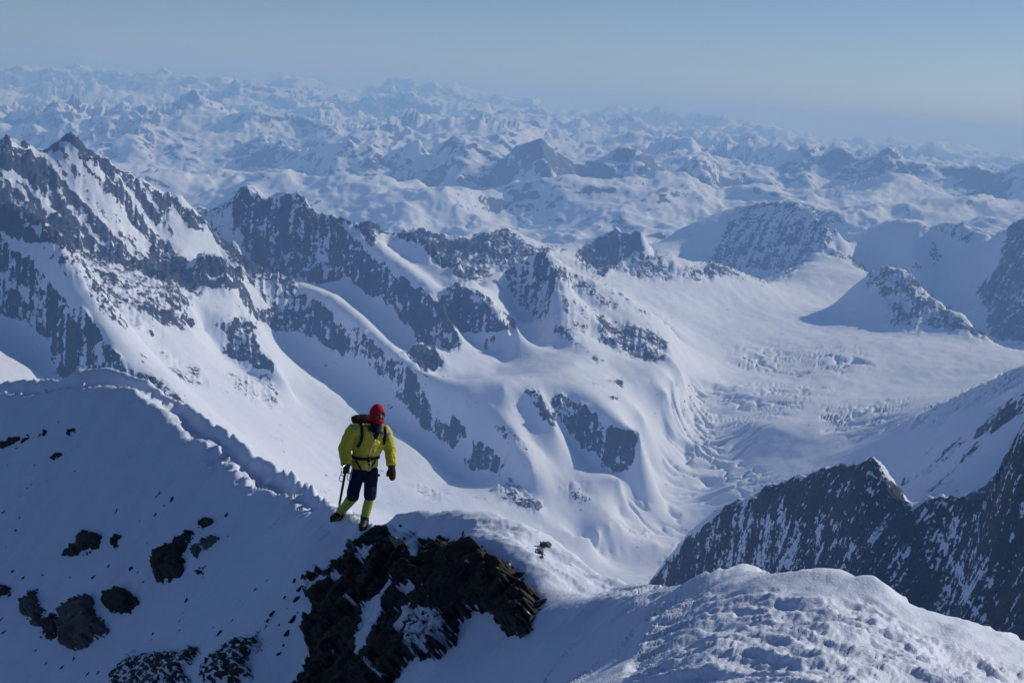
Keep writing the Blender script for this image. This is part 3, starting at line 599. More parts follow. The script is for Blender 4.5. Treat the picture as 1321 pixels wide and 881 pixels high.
def build_near():
    s = Sheet(Field(rows), math.radians(-29), math.radians(29), 920, 2.4, 900.0, 560, 520, 1000, flat_w=0.10, hid_w=0.06)
    px, py = s.pixels(); vis = s.visible(0.02)
    lump = np.where(vis, paint(MD['l'], x0=-420, x1=1700, y0=420, y1=1200, soft=9)(px, py), 0)
    mnd = np.where(vis, paint(MD['m'], x0=-420, x1=1700, y0=420, y1=1200, soft=9)(px, py), 0.3)
    X, Y = s.X, s.Y
    fade = sstep(60, 35, s.r)
    soft = fbm(X/2.2, Y/2.2, 4, 400)*0.10 + fbm((X*.85+Y*.52)/1.1, (X*-.52+Y*.85)/0.28, 4, 410, 0.55)*0.022
    u = X*0.86 - Y*0.5; v = X*0.5 + Y*0.86
    crust = (ridged(u/0.42, v/0.24, 5, 420, gain=0.58)-0.9)*0.034 + fbm(X/0.9, Y/0.9, 3, 430)*0.035
    # wind slabs broken into steps
    q = fbm(u/1.3, v/0.8, 4, 440)*5.0; st = np.floor(q) + sstep(0.55, 0.95, q-np.floor(q)); crust = crust + st*0.013
    lumps = (fbm(X/1.5, Y/1.5, 2, 445)+0.25)*0.14 + (ridged(X/0.55, Y/0.38, 3, 450, gain=0.5)-0.75)*0.085*(0.3+sstep(-.2, .5, fbm(X/1.9, Y/1.9, 2, 455))*1.4) + fbm(X/0.16, Y/0.16, 2, 470)*0.018
    # boot holes along the track
    for i, p in enumerate(dens([q for q in LIP if 150 < q[0] < 430], 15)):
        P = at(*p); sx, sy = (0.30 if i % 2 else 0.46), 0.10
        cx, cy = P.x - pn[0]/math.hypot(pn[0], pn[1])*sx, P.y - pn[1]/math.hypot(pn[0], pn[1])*sx
        m = (np.abs(X-cx) < .5) & (np.abs(Y-cy) < .5); q = ((X[m]-cx)**2 + (Y[m]-cy)**2)/0.022
        s.Z[m] += -0.075*np.exp(-q) + 0.02*np.exp(-(np.sqrt(q)-1.6)**2*3)
    s.Z = s.Z + fade*(soft*(1-0.5*mnd) + crust*mnd + lumps*lump)
    return s
NEARS = build_near()
def near_hit(px, py):
    """first point of the snow ridge on a pixel's ray"""
    az, el = pix_polar(px, py); s = NEARS; E = s.Z/s.r
    cf = np.clip((az-s.az[0])/(s.az[1]-s.az[0]), 0, len(s.az)-1.001); ci = cf.astype(int)
    out = np.empty((len(az), 3)); ok = np.ones(len(az), bool)
    def first(c, k):
        e = E[c]; m = e >= el[k]; j = int(np.argmax(m))
        if not m[j]: return s.r[c, int(np.argmax(e))], False
        if j == 0: return s.r[c, 0], True
        t = (el[k]-e[j-1])/max(e[j]-e[j-1], 1e-9); return s.r[c, j-1]*(1-t) + s.r[c, j]*t, True
    for k in range(len(az)):
        r0, a0 = first(ci[k], k); r1, a1 = first(ci[k]+1, k); f = cf[k]-ci[k]
        ok[k] = a0 and a1; r = r0*(1-f)+r1*f if abs(r1-r0) < 0.4 else (r0 if f < .5 else r1)
        out[k] = (math.sin(az[k])*r, math.cos(az[k])*r, el[k]*r)
    return out, ok
def near_z(x, y):
    """height of the snow ridge under a point"""
    s = NEARS; az = math.atan2(x, y); r = math.hypot(x, y)
    c = (az-s.az[0])/(s.az[1]-s.az[0]); i = int(np.clip(math.floor(c), 0, len(s.az)-2)); f = c-i
    return float(np.interp(r, s.r[i], s.Z[i])*(1-f) + np.interp(r, s.r[i+1], s.Z[i+1])*f)

def snow_material():
    M = NT('wind_packed_snow'); g = M.n('NewGeometry').outputs['Position']
    n1 = M.noise(g, 1.2, 5, 0.6)
    M.l(M.mix(n1, SNOW, (SNOW[0]*0.92, SNOW[1]*0.93, SNOW[2]*0.95)), M.b.inputs['Base Color'])
    M.b.inputs['Roughness'].default_value = 0.6; M.b.inputs['Specular IOR Level'].default_value = 0.25
    b1 = M.bump(M.noise(g, 9, 6, 0.7), 0.05, 0.25); b2 = M.bump(M.noise(g, 60, 3, 0.6), 0.01, 0.5, b1)
    M.l(b2, M.b.inputs['Normal']); return M.m
mat_snow = snow_material()
_V = np.stack([NEARS.X, NEARS.Y, NEARS.Z], -1).reshape(-1, 3)
me = grid_mesh('snow_ridge', _V, *NEARS.X.shape)
link('snow_ridge', me, mat_snow, kind='structure', label='snow ridge with a trodden track along its crest and a shaded flank')

# ------------------------------------------------------------------ rocks in the flank
def rock_material(name, a, b):
    M = NT(name); g = M.n('NewGeometry').outputs['Position']
    n1 = M.noise(g, 3.5, 8, 0.7, 0.6); rc = M.ramp(n1, [(0.32, a), (0.62, b), (0.8, tuple(min(1, c*1.6) for c in b))])
    sn = M.n('Attribute', attribute_name='snow').outputs['Fac']
    mk = M.sstep(M.math('ADD', sn, M.math('MULTIPLY', M.math('SUBTRACT', M.noise(g, 7, 6, 0.65), 0.5), 1.1)), 0.46, 0.56)
    M.l(M.mix(mk, rc, SNOW), M.b.inputs['Base Color'])
    M.b.inputs['Roughness'].default_value = 0.8; M.b.inputs['Specular IOR Level'].default_value = 0.25
    M.l(M.bump(M.noise(g, 11, 8, 0.72), 0.06, 0.9), M.b.inputs['Normal']); return M.m
mat_rock = rock_material('dark_gneiss', (0.018, 0.019, 0.024), (0.058, 0.056, 0.058))
mat_rock_grey = rock_material('grey_lichen_gneiss', (0.05, 0.055, 0.065), (0.12, 0.125, 0.14))

def poly_sdf(px, py, poly):
    d = seg_dist(px, py, poly+[poly[0]]); return np.where(inside(px, py, poly), d, -d)
def worley(x, y, seed=0):
    """nearest cell: a random number for each cell, the offset from its centre, distance to the border"""
    xi = np.floor(x); yi = np.floor(y); d1 = np.full(x.shape, 9.0); d2 = np.full(x.shape, 9.0); cid = np.zeros(x.shape); ox = np.zeros(x.shape); oy = np.zeros(x.shape)
    for i in (-1, 0, 1):
        for j in (-1, 0, 1):
            h = _hash(xi+i, yi+j, seed); cx = xi+i+(h & 1023)/1023.0; cy = yi+j+((h >> 10) & 1023)/1023.0
            d = np.hypot(x-cx, y-cy); m = d < d1
            d2 = np.where(m, d1, np.minimum(d2, d)); cid = np.where(m, ((h >> 20) & 1023)/1023.0, cid); ox = np.where(m, x-cx, ox); oy = np.where(m, y-cy, oy); d1 = np.where(m, d, d1)
    return cid, ox, oy, d2-d1
def rock_patch(name, poly, height, label, group=None, st=1.5, snow=None, mat=None, rough=0.10, seed=0, top=None):
    xs = [p[0] for p in poly]; ys = [p[1] for p in poly]; m = 9
    gx = np.arange(min(xs)-m, max(xs)+m+st, st); gy = np.arange(min(ys)-m, max(ys)+m+st, st)
    PX, PY = np.meshgrid(gx, gy, indexing='ij'); H, ok = near_hit(PX.ravel(), PY.ravel())
    n = np.array(FLANK_N)
    jx = fbm(PX/11, PY/11, 4, 500+seed, 0.6)*5.5; jy = fbm(PX/11, PY/11, 4, 520+seed, 0.6)*5.5
    d = poly_sdf(PX+jx, PY+jy, poly)
    # broken blocks in the plane of the flank, long along the strata
    t1 = np.array([n[1], -n[0], 0]); t1 /= np.linalg.norm(t1); t2 = np.cross(n, t1)
    a = (H @ t1).reshape(PX.shape); b = (H @ t2).reshape(PX.shape)
    c, sn_ = math.cos(STRATA), math.sin(STRATA); p = a*c+b*sn_; q = -a*sn_+b*c
    p = p + fbm(p/0.8, q/0.8, 2, 530+seed)*0.15; q = q + fbm(p/0.8, q/0.8, 2, 535+seed)*0.10
    blk = np.zeros(PX.shape); amp = 1.0; sc = 1.0
    for k in range(3):
        cid, ox, oy, e = worley(p/(0.85*sc), q/(0.30*sc), 560+seed*7+k)
        blk = blk + amp*((cid-0.5)*1.0 + ox*(cid*7.3 % 1-0.5)*0.9 + oy*(cid*13.7 % 1-0.35)*1.1 - 0.35*sstep(0.10, 0.0, e)); amp *= 0.5; sc *= 0.42
    jag = fbm(p/0.12, q/0.05, 2, 590+seed)*0.12
    lim = min(10, 0.45*min(max(xs)-min(xs), max(ys)-min(ys)))
    tp = 1.0 if top is None else sstep(top[0], top[1], PY)
    h = (height*sstep(-3, lim, d) + (blk+jag)*rough*sstep(-4, 3, d))*(0.12+0.88*tp) - 0.04 - 0.25*sstep(-1, -9, d)
    sn = np.zeros(PX.shape) if snow is None else snow(PX, PY)
    h = h - rough*(blk+jag)*0.8*sstep(0.35, 0.7, sn)*sstep(-4, 3, d)*(0.12+0.88*tp)
    V = H + n[None, :]*h.reshape(-1, 1)
    sn = sn + 0.42*sstep(0.05, 0.75, fbm(PX/8, PY/5, 3, 580+seed)) + 0.25*sstep(5, 0, d)
    keep = (np.maximum.reduce([d[:-1, :-1], d[1:, :-1], d[:-1, 1:], d[1:, 1:]]) > -9)
    okg = ok.reshape(PX.shape); keep &= okg[:-1, :-1] & okg[1:, :-1] & okg[:-1, 1:] & okg[1:, 1:]
    R = np.linalg.norm(H, axis=1).reshape(PX.shape)                 # no skin across a jump in depth
    jump = np.maximum(np.abs(np.diff(R, axis=0))[:, :-1], np.abs(np.diff(R, axis=1))[:-1, :]); keep &= jump < 0.35
    me = grid_mesh(name, V, *PX.shape, {'snow': sn}, keep, flip=True)
    return link(name, me, mat or mat_rock, label=label, cat='rock', group=group)
STRATA = 0.9
OUT = [(480,672),(500,668),(512,676),(530,690),(545,695),(552,712),(560,700),(572,690),(580,705),(595,700),(606,688),(604,708),(625,712),(640,725),(665,735),(668,752),(690,762),(696,770),(688,800),(686,815),(672,825),(655,818),(640,800),(630,785),(612,790),(598,800),(588,825),(565,850),(535,848),(515,870),(490,900),(380,910),(395,870),(400,830),(395,800),(410,790),(395,775),(405,750),(420,745),(440,720),(460,700)]
OSNOW = paint([('l', .9, 16, [(514,768),(500,785),(488,805),(478,830),(474,848)]), ('p', .8, [(492,668),(505,668),(510,676),(530,688),(545,694),(548,725),(540,735),(533,712),(512,700)]), ('l', .8, 8, [(486,716),(472,730)]), ('l', .8, 8, [(405,768),(425,758),(450,758)]), ('l', .7, 6, [(425,745),(432,735)]), ('l', .8, 7, [(480,728),(492,716)]), ('p', .75, [(528,775),(545,765),(548,775),(536,782)]), ('p', .7, [(515,820),(530,800),(548,792),(540,810),(525,830)]), ('p', .5, [(540,800),(580,800),(590,820),(560,845),(530,845)]), ('l', .7, 4, [(455,788),(470,790)]), ('l', .7, 5, [(480,865),(500,880)]), ('l', .6, 5, [(470,690),(452,706)])], x0=360, x1=720, y0=640, y1=920, soft=2)
outcrop = rock_patch('rock_outcrop', OUT, 0.22, 'large black rock outcrop jutting from the snow below the climber', snow=OSNOW, st=1.2, rough=0.20, top=(660, 725))

# pale slabs and the comb of upright flakes on the outcrop
def flake_mesh(seed, L, w, t):
    rnd = random.Random(seed); bm = bmesh.new()
    prof = [(0, w), (0.3, w*rnd.uniform(.85, 1.1)), (0.6, w*rnd.uniform(.55, .8)), (0.85, w*rnd.uniform(.25, .45)), (1.0, w*0.06)]
    loops = []
    for a, ww in prof:
        o = rnd.uniform(-.12, .12)*w; tt = t*(1-0.75*a)
        loops.append([bm.verts.new(Vector(q)) for q in ((-ww+o, -tt, a*L), (ww*.3+o, -tt*1.2, a*L+rnd.uniform(-.03, .03)*L), (ww+o, -tt*.2, a*L), (ww*.4+o, tt, a*L+rnd.uniform(-.03, .03)*L), (-ww*.8+o, tt*.8, a*L))])
    for A, B in zip(loops[:-1], loops[1:]):
        for k in range(5): bm.faces.new((A[k], A[(k+1) % 5], B[(k+1) % 5], B[k]))
    bm.faces.new(loops[0][::-1]); bm.faces.new(loops[-1])
    bmesh.ops.recalc_face_normals(bm, faces=bm.faces)
    me = bpy.data.meshes.new('rock_flake'); bm.to_mesh(me); bm.free(); return me
_rf = random.Random(5)
_fl = []
for (x0, y0), (x1, y1), n, t0, t1 in (((556,714),(606,694),9,15,50),((604,704),(640,724),8,30,65),((640,726),(672,756),10,40,75),((668,756),(690,782),7,35,70),((688,790),(672,822),6,40,95),((600,722),(668,780),14,35,75),((440,722),(480,690),6,30,70),((480,700),(548,712),7,30,70)):
    for k in range(n):
        t = (k+_rf.random())/n; _fl.append((x0+(x1-x0)*t+_rf.uniform(-5, 5), y0+(y1-y0)*t+_rf.uniform(-3, 7), _rf.choice([.07, .08, .10, .12, .15]), _rf.uniform(t0, t1)))
_fl += [(682,792,.26,38)]
_P, _ = near_hit([f[0] for f in _fl], [f[1] for f in _fl])
for k, (f, p) in enumerate(zip(_fl, _P)):
    me = flake_mesh(k, f[2], f[2]*_rf.uniform(.16, .34), f[2]*_rf.uniform(.06, .14)); me.materials.append(mat_rock_grey if k % 4 == 3 else mat_rock)
    o = bpy.data.objects.new('rock_flake', me); COL.objects.link(o); o.parent = outcrop
    o.location = Vector(p) + FLANK_N*0.05; o.rotation_euler = (math.radians(_rf.uniform(-5, 40)), math.radians(f[3]+_rf.uniform(-12, 12)), math.radians(_rf.uniform(-50, 50)))

mat_slab = rock_material('pale_weathered_gneiss', (0.11, 0.105, 0.10), (0.21, 0.20, 0.18))
for k, poly in enumerate(([(448,718),(456,706),(466,699),(474,704),(468,714),(457,723)], [(506,708),(514,700),(530,702),(540,710),(534,720),(516,720)], [(588,712),(598,700),(606,702),(602,716),(592,720)])):
    o = rock_patch('pale_slab', poly, 0.26, None, mat=mat_slab, rough=0.04, seed=40+k); o.parent = outcrop; del o['category']

ROCKS = [
 ([(78,712),(95,700),(105,685),(118,684),(130,692),(133,702),(120,712),(100,718),(82,718)], .16, 'dark humped rock with a flat foot and a small stone beside it', 0),
 ([(142,690),(150,687),(158,690),(154,702),(146,708),(143,700)], .12, 'small dark stone beside the humped rock on the shaded flank', 0),
 ([(197,715),(210,705),(225,695),(240,685),(252,680),(256,688),(245,700),(235,715),(240,735),(230,745),(215,752),(205,752),(198,735)], .2, 'long slanting black rock on the shaded flank below the track', 0),
 ([(246,715),(255,700),(270,692),(284,690),(275,702),(262,715),(250,728)], .15, 'narrow grey slab lying alongside the long slanting black rock', 1),
 ([(256,672),(268,665),(277,672),(265,685),(256,688)], .12, 'small stone at the upper tip of the slanting rock group', 0),
 ([(248,738),(262,722),(276,714),(268,730),(255,742)], .1, 'thin dark sliver of rock under the narrow grey slab', 0),
 ([(28,772),(40,762),(55,760),(50,775),(60,790),(50,808),(35,805),(28,790)], .2, 'rounded grey-black rock at the left of the boulder cluster', 1),
 ([(52,800),(66,790),(82,795),(78,815),(66,826),(52,822)], .16, 'black rock wedged between two grey boulders low on the flank', 0),
 ([(78,790),(95,775),(120,770),(125,790),(142,812),(112,836),(90,838),(75,830)], .24, 'big pale grey boulder patched with frost low on the flank', 1),
 ([(130,765),(150,755),(165,760),(180,775),(170,790),(155,795),(135,785)], .2, 'square black rock upslope of the big grey boulder', 0),
 ([(-14,760),(6,753),(17,765),(5,774),(-14,772)], .14, 'dark rock half out of the frame beside the shaded slope', 0),
 ([(140,881),(150,860),(165,845),(200,840),(235,838),(262,830),(255,850),(240,865),(250,881),(200,905),(150,905)], .16, 'wide broken rock band with snow in its cracks at the foot of the flank', 2),
 ([(255,870),(270,850),(290,830),(320,820),(342,814),(335,840),(320,855),(330,875),(310,885),(270,890)], .16, 'ragged black rock at the end of the broken band', 2),
 ([(-14,572),(12,563),(28,565),(20,578),(5,582),(-14,578)], .12, 'dark rock high on the flank close under the snowy crest', 0),
 ([(66,588),(80,582),(85,588),(72,595)], .08, 'small flat stone below the upright stone near the crest', 0),
 ([(82,560),(90,549),(96,553),(90,565)], .1, 'upright dark stone near the snowy crest', 0),
 ([(50,566),(56,555),(64,550),(58,563)], .08, 'thin slanting stone between two rocks near the crest', 0),
 ([(22,562),(40,558),(42,565),(26,570)], .08, 'low dark stone touching the rock under the crest', 0),
 ([(688,712),(697,697),(711,704),(704,716),(692,724)], .16, 'lone brown rock on the sunlit snow hump beside the outcrop', 1),
]
SPK = paint([('p', .42, [(130,800),(360,800),(360,920),(130,920)])], x0=100, x1=400, y0=780, y1=940, soft=2)
for k, (poly, hgt, lab, kind) in enumerate(ROCKS):
    rock_patch('rock', poly, hgt, lab, mat=mat_rock_grey if kind == 1 else mat_rock, snow=SPK if kind == 2 else None, rough=0.07, seed=k+1)

# loose stones, one mesh shape in a few variants
def stone_mesh(seed):
    rnd = random.Random(seed); bm = bmesh.new(); bmesh.ops.create_icosphere(bm, subdivisions=2, radius=1.0)
    for v in bm.verts:
        k = 1 + 0.45*(rnd.random()-0.5); v.co *= k
    for _ in range(9):                                    # chop flat facets
        n = Vector((rnd.gauss(0, 1), rnd.gauss(0, 1), rnd.gauss(0, 1))).normalized(); dcut = rnd.uniform(0.3, 0.6)
        for v in bm.verts:
            e = v.co.dot(n)-dcut
            if e > 0: v.co -= n*e
    me = bpy.data.meshes.new('loose_stone'); bm.to_mesh(me); bm.free(); me.materials.append(mat_rock); return me
STM = [stone_mesh(s_) for s_ in range(6)]
rnd = random.Random(11)
SP = [(202,640),(205,637),(222,645),(212,652),(180,672),(25,640),(40,625),(35,630),(20,685),(8,705),(14,735),(18,736),(30,745),(34,747),(55,742),(45,600),(97,607),(100,575),(5,660),(25,668),(168,735),(178,738),(185,750),(192,745),(190,700),(292,665),(294,692),(262,740),(236,790),(232,800),(262,745),(195,825),(197,818),(232,813),(228,817),(110,868),(113,870),(126,868),(275,810),(285,815),(345,800),(352,790),(360,806),(370,785),(378,800),(368,770),(384,770),(343,808),(372,815),(386,760),(380,750),(366,832),(360,842),(350,830),(338,838),(384,790),(390,745),(398,735),(404,728),(118,808),(0,800),(5,815),(45,840),(60,855),(80,860),(95,850),(200,665),(42,565),(75,545),(10,600),(60,620),(150,660),(140,730),(120,745),(90,745),(330,760),(345,748),(310,775),(300,800),(240,775)]
P_, ok_ = near_hit([p[0] for p in SP], [p[1] for p in SP])
for k, p in enumerate(P_):
    o = bpy.data.objects.new('loose_stone', STM[k % 6]); COL.objects.link(o)
    sz = rnd.choice([0.02, 0.03, 0.03, 0.04, 0.055, 0.08]); o.location = Vector(p) - FLANK_N*sz*0.15
    o.scale = (sz*rnd.uniform(.8, 1.8), sz*rnd.uniform(.6, 1.0), sz*rnd.uniform(.5, .9)); o.rotation_euler = (rnd.uniform(-.4, .4), rnd.uniform(-1.0, -0.3), rnd.uniform(0.4, 1.2))
    o['label'] = 'small dark stone poking out of the shaded snow flank'; o['category'] = 'stone'; o['group'] = 'small stones scattered on the shaded flank'
# ------------------------------------------------------------------ the climber
def plain(name, col, rough=0.7, spec=0.3, bump=None, metal=0.0, var=0.12, scale=30):
    M = NT(name); t = M.n('TexCoord').outputs['Object']
    n = M.noise(t, scale, 4, 0.6)
    M.l(M.mix(n, tuple(c*(1+var) for c in col), tuple(c*(1-var*1.6) for c in col)), M.b.inputs['Base Color'])
    M.b.inputs['Roughness'].default_value = rough; M.b.inputs['Specular IOR Level'].default_value = spec; M.b.inputs['Metallic'].default_value = metal
    if bump: M.l(M.bump(M.noise(t, bump[0], 4, 0.6), bump[1], 0.8), M.b.inputs['Normal'])
    return M.m
m_jacket = plain('yellow_shell_nylon', (0.60, 0.50, 0.035), 0.55, 0.35, (13, 0.07))
m_lining = plain('pale_lining', (0.62, 0.62, 0.40), 0.8)
m_red = plain('red_wool', (0.50, 0.018, 0.03), 0.95, 0.1, (140, 0.006))
m_skin = plain('tanned_skin', (0.20, 0.10, 0.07), 0.6)
m_dark = plain('dark_eye', (0.01, 0.01, 0.012), 0.3)
m_navy = plain('navy_wool', (0.016, 0.022, 0.058), 0.95, 0.1, (18, 0.05))
m_fleece = plain('dark_fleece', (0.018, 0.016, 0.03), 0.95, 0.1)
m_lime = plain('lime_gaiter_nylon', (0.42, 0.50, 0.07), 0.6, 0.3, (16, 0.05))
m_black = plain('black_leather', (0.012, 0.012, 0.014), 0.5, 0.4, (50, 0.01))
m_rubber = plain('boot_rubber', (0.02, 0.02, 0.022), 0.8)
m_mitt = plain('brown_loden_mitten', (0.035, 0.030, 0.018), 0.95, 0.1, (90, 0.008))
m_web = plain('black_webbing', (0.012, 0.012, 0.016), 0.8)
m_steel = plain('worn_steel', (0.55, 0.57, 0.60), 0.35, 0.5, None, 0.9)
m_pack = plain('maroon_pack_canvas', (0.035, 0.012, 0.018), 0.85, 0.2, (40, 0.01))
m_badge = plain('pale_blue_badge', (0.45, 0.55, 0.80), 0.7, 0.3, None, 0, 0.3, 120)
m_wood = plain('dark_ash_wood', (0.03, 0.014, 0.012), 0.6)

def loft(bm, rings, n=16, cap=True, side=None):
    """tube through (centre, radius across, radius fore-aft); rings stand square to the path"""
    pts = [Vector(r[0]) for r in rings]; prev = None; loops = []
    for i, r in enumerate(rings):
        a = pts[max(i-1, 0)]; b = pts[min(i+1, len(pts)-1)]; t = (b-a).normalized()
        s = Vector(side) if side is not None else (prev if prev is not None else Vector((1, 0.15, 0.05)))
        s = (s - t*s.dot(t)).normalized(); prev = s; u = t.cross(s)
        rx = r[1]; ry = r[2] if len(r) > 2 else rx
        loops.append([bm.verts.new(pts[i] + s*rx*math.cos(2*math.pi*k/n) + u*ry*math.sin(2*math.pi*k/n)) for k in range(n)])
    for A, B in zip(loops[:-1], loops[1:]):
        for k in range(n): bm.faces.new((A[k], A[(k+1) % n], B[(k+1) % n], B[k]))
    if cap: bm.faces.new(loops[0][::-1]); bm.faces.new(loops[-1])
    return loops
def ball(bm, c, r, sx=1, sy=1, sz=1, rot=None, seg=14):
    m = Matrix.Translation(Vector(c)) @ ((rot or Matrix.Identity(3)).to_4x4()) @ Matrix.Diagonal((r*sx, r*sy, r*sz, 1))
    bmesh.ops.create_uvsphere(bm, u_segments=seg, v_segments=seg-4, radius=1.0, matrix=m)
def fuse(bm, voxel, smooth=3):
    """one continuous skin over everything in the bmesh"""
    bmesh.ops.recalc_face_normals(bm, faces=bm.faces)
    me = bpy.data.meshes.new('tmp'); bm.to_mesh(me); bm.free(); o = bpy.data.objects.new('tmp', me); COL.objects.link(o)
    r = o.modifiers.new('r', 'REMESH'); r.mode = 'VOXEL'; r.voxel_size = voxel
    if smooth: q = o.modifiers.new('s', 'SMOOTH'); q.factor = 0.5; q.iterations = smooth
    out = bpy.data.meshes.new_from_object(o.evaluated_get(bpy.context.evaluated_depsgraph_get()))
    bpy.data.objects.remove(o); bpy.data.meshes.remove(me)
    out.polygons.foreach_set('use_smooth', [True]*len(out.polygons)); return out
def done(bm, smooth=True):
    bmesh.ops.recalc_face_normals(bm, faces=bm.faces)
    me = bpy.data.meshes.new('m'); bm.to_mesh(me); bm.free()
    me.polygons.foreach_set('use_smooth', [smooth]*len(me.polygons)); return me

FOOT, _ = near_hit([438, 470], [669.5, 678.5])
fa, fb = Vector(FOOT[0]), Vector(FOOT[1])
# keep the stride short whatever the snow does
RB = math.hypot(fb.x, fb.y); ra = math.hypot(fa.x, fa.y)
if ra > RB+0.55: fa = Vector((fa.x, fa.y, 0))*((RB+0.55)/ra); fa.z = near_z(fa.x, fa.y)
BASE = Vector((fb.x, fb.y, fb.z))
person = link('person', None); person.location = BASE
person['label'] = 'climber in a yellow jacket, red balaclava and lime gaiters walking along the snow ridge'; person['category'] = 'person'
def J(px, py, dr=0.0):                        # joint on a sight line, dr metres behind the front foot's distance, in the person's own frame
    return at(px, py, RB+dr) - BASE
def part(name, me, mat, parent=person, **kw):
    me.name = name; return link(name, me, mat, parent=parent, **kw)
YAW = math.radians(20); SIDE = Vector((math.cos(YAW), math.sin(YAW), 0)); FRONT = Vector((math.sin(YAW), -math.cos(YAW), 0)); UP = Vector((0, 0, 1))
HY = math.radians(32); HS = Vector((math.cos(HY), math.sin(HY), 0)); HF = Vector((math.sin(HY), -math.cos(HY), 0))
head = J(486.5, 535, 0.16); neck = J(484, 553, 0.18); chest = J(476, 566, 0.22); belly = J(471.5, 588, 0.20); hips = J(470, 602, 0.17)
shL, shR = J(455, 556, 0.16), J(497, 557, 0.26)
elL, elR = J(444.5, 579, 0.14), J(503.5, 580, 0.24)
wrL, wrR = J(447, 599, 0.02), J(505, 600, 0.14)
hpL, hpR = J(462.5, 606, 0.18), J(479, 606, 0.16)
knL, knR = J(455.5, 637, 0.06), J(477.5, 636, 0.02)
anL = (fa-BASE) + Vector((0.0, 0.03, 0.12)); anR = Vector((0.01, 0.02, 0.13))
anL = J(439, 660, math.hypot(fa.x, fa.y)-RB+0.02); anR = J(470.5, 667, 0.02)

# body under the clothes: one skin, with a face
bm = bmesh.new()
ball(bm, head, 0.098, 0.80, 0.98, 1.18, Matrix((HS, -HF, UP)).transposed())
face = head + HF*0.085
loft(bm, [(face+UP*0.022+HF*0.004, 0.010), (face+HF*0.016, 0.013), (face-UP*0.018+HF*0.026, 0.018), (face-UP*0.028+HF*0.010, 0.012)], 8)     # nose
loft(bm, [(face+UP*0.034-HS*0.045-HF*0.012, 0.010), (face+UP*0.036+HF*0.004, 0.012), (face+UP*0.034+HS*0.045-HF*0.012, 0.010)], 8)          # brow
ball(bm, face-UP*0.078-HF*0.012, 0.034, 1.1, .8, .7)                                                                                        # chin
for sgn in (-1, 1): ball(bm, face+HS*sgn*0.045-UP*0.022-HF*0.022, 0.026); ball(bm, head+HS*sgn*0.078-UP*0.01, 0.026, .5, .8, 1.2)
loft(bm, [(head-UP*0.05, 0.062), (neck, 0.062), (neck-UP*0.05, 0.07), (chest, 0.15, 0.10), (belly, 0.135, 0.10), (hips, 0.15, 0.11)], 14, side=SIDE)
for a, b, c, d in ((shL, elL, wrL, 0), (shR, elR, wrR, 0)): loft(bm, [(chest+UP*0.08, 0.06), (a, 0.055), (a.lerp(b, .5), 0.048), (b, 0.040), (b.lerp(c, .4), 0.040), (c, 0.027)], 10)
for a, b, c in ((hpL, knL, anL), (hpR, knR, anR)): loft(bm, [(hips, 0.08), (a, 0.085), (a.lerp(b, .5), 0.07), (b, 0.055), (b.lerp(c, .35), 0.056), (c, 0.038)], 10)
body = part('body', fuse(bm, 0.011, 2), m_skin)
for sgn in (-1, 1):
    bm = bmesh.new(); ball(bm, face+HS*sgn*0.032+UP*0.016-HF*0.004, 0.0145, 1.25, .8, .8); part('eye', done(bm), m_dark, body)
bm = bmesh.new(); loft(bm, [(face-UP*0.050-HS*0.024-HF*0.006, .004), (face-UP*0.052+HF*0.004, .007), (face-UP*0.050+HS*0.024-HF*0.006, .004)], 8); part('mouth', done(bm), m_dark, body)

# balaclava: wool shell with a face opening
bm = bmesh.new(); hr = Matrix((HS, -HF, UP)).transposed()
bmesh.ops.create_uvsphere(bm, u_segments=40, v_segments=28, radius=1.0)
kill = []
for v in bm.verts:
    c = v.co.copy(); x, y, z = c
    tip = 1 + 0.10*max(0, z)**3
    k = 1 + 0.018*math.sin(26*math.atan2(y, x))*(1-abs(z)) 
    v.co = Vector((x*0.098*k, y*0.116*k, z*0.128*tip + 0.006))
    if y < -0.35 and (x/0.74)**2 + ((z+0.14)/0.50)**2 < 1: kill.append(v)
bmesh.ops.delete(bm, geom=kill, context='VERTS')
rim = [e for e in bm.edges if e.is_boundary]
bmesh.ops.solidify(bm, geom=bm.faces[:], thickness=0.009)
for v in bm.verts: v.co = head + hr @ v.co
part('balaclava', done(bm), m_red, label='red knitted balaclava with a dark face opening')
# chin cover
bm = bmesh.new()
loft(bm, [(face-UP*0.066-HS*0.072-HF*0.045, .018), (face-UP*0.070-HS*0.040+HF*0.010, .024), (face-UP*0.072+HF*0.022, .026), (face-UP*0.070+HS*0.040+HF*0.010, .024), (face-UP*0.066+HS*0.072-HF*0.045, .018)], 10)
part('chin_cover', done(bm), m_red)

# jacket: torso and puffed sleeves in one skin, quilted rolls
bm = bmesh.new()
tor = [(hips-UP*0.015, .168, .125), (hips+UP*0.03, .183, .14), (belly-UP*0.01, .172, .132), (belly+UP*0.025, .178, .14), (belly.lerp(chest, .35), .200, .155), (belly.lerp(chest, .7), .208, .162), (chest+UP*0.02, .208, .158), (chest+UP*0.075, .196, .142), (neck-UP*0.055, .150, .115), (neck-UP*0.015, .095, .09)]
loft(bm, tor, 26, side=SIDE)
def sleeve(a, b, c, r0, r1):
    pts = []
    for k in range(19):
        t = k/18; p = a.lerp(b, t*2) if t < .5 else b.lerp(c, t*2-1); r = r0+(r1-r0)*t
        pts.append((p, r*(1+0.045*math.cos(t*18*math.pi/2.2)), r*(1+0.045*math.cos(t*18*math.pi/2.2))))
    loft(bm, [(chest.lerp(a, .35)+UP*0.055, .10), (a.lerp(chest, .25)+UP*0.02, .105)] + pts + [(c+(c-b).normalized()*0.01, r1*.9)], 18)
sleeve(shL, elL, wrL, .100, .073); sleeve(shR, elR, wrR, .094, .068)
jk_me = fuse(bm, 0.0105, 4)
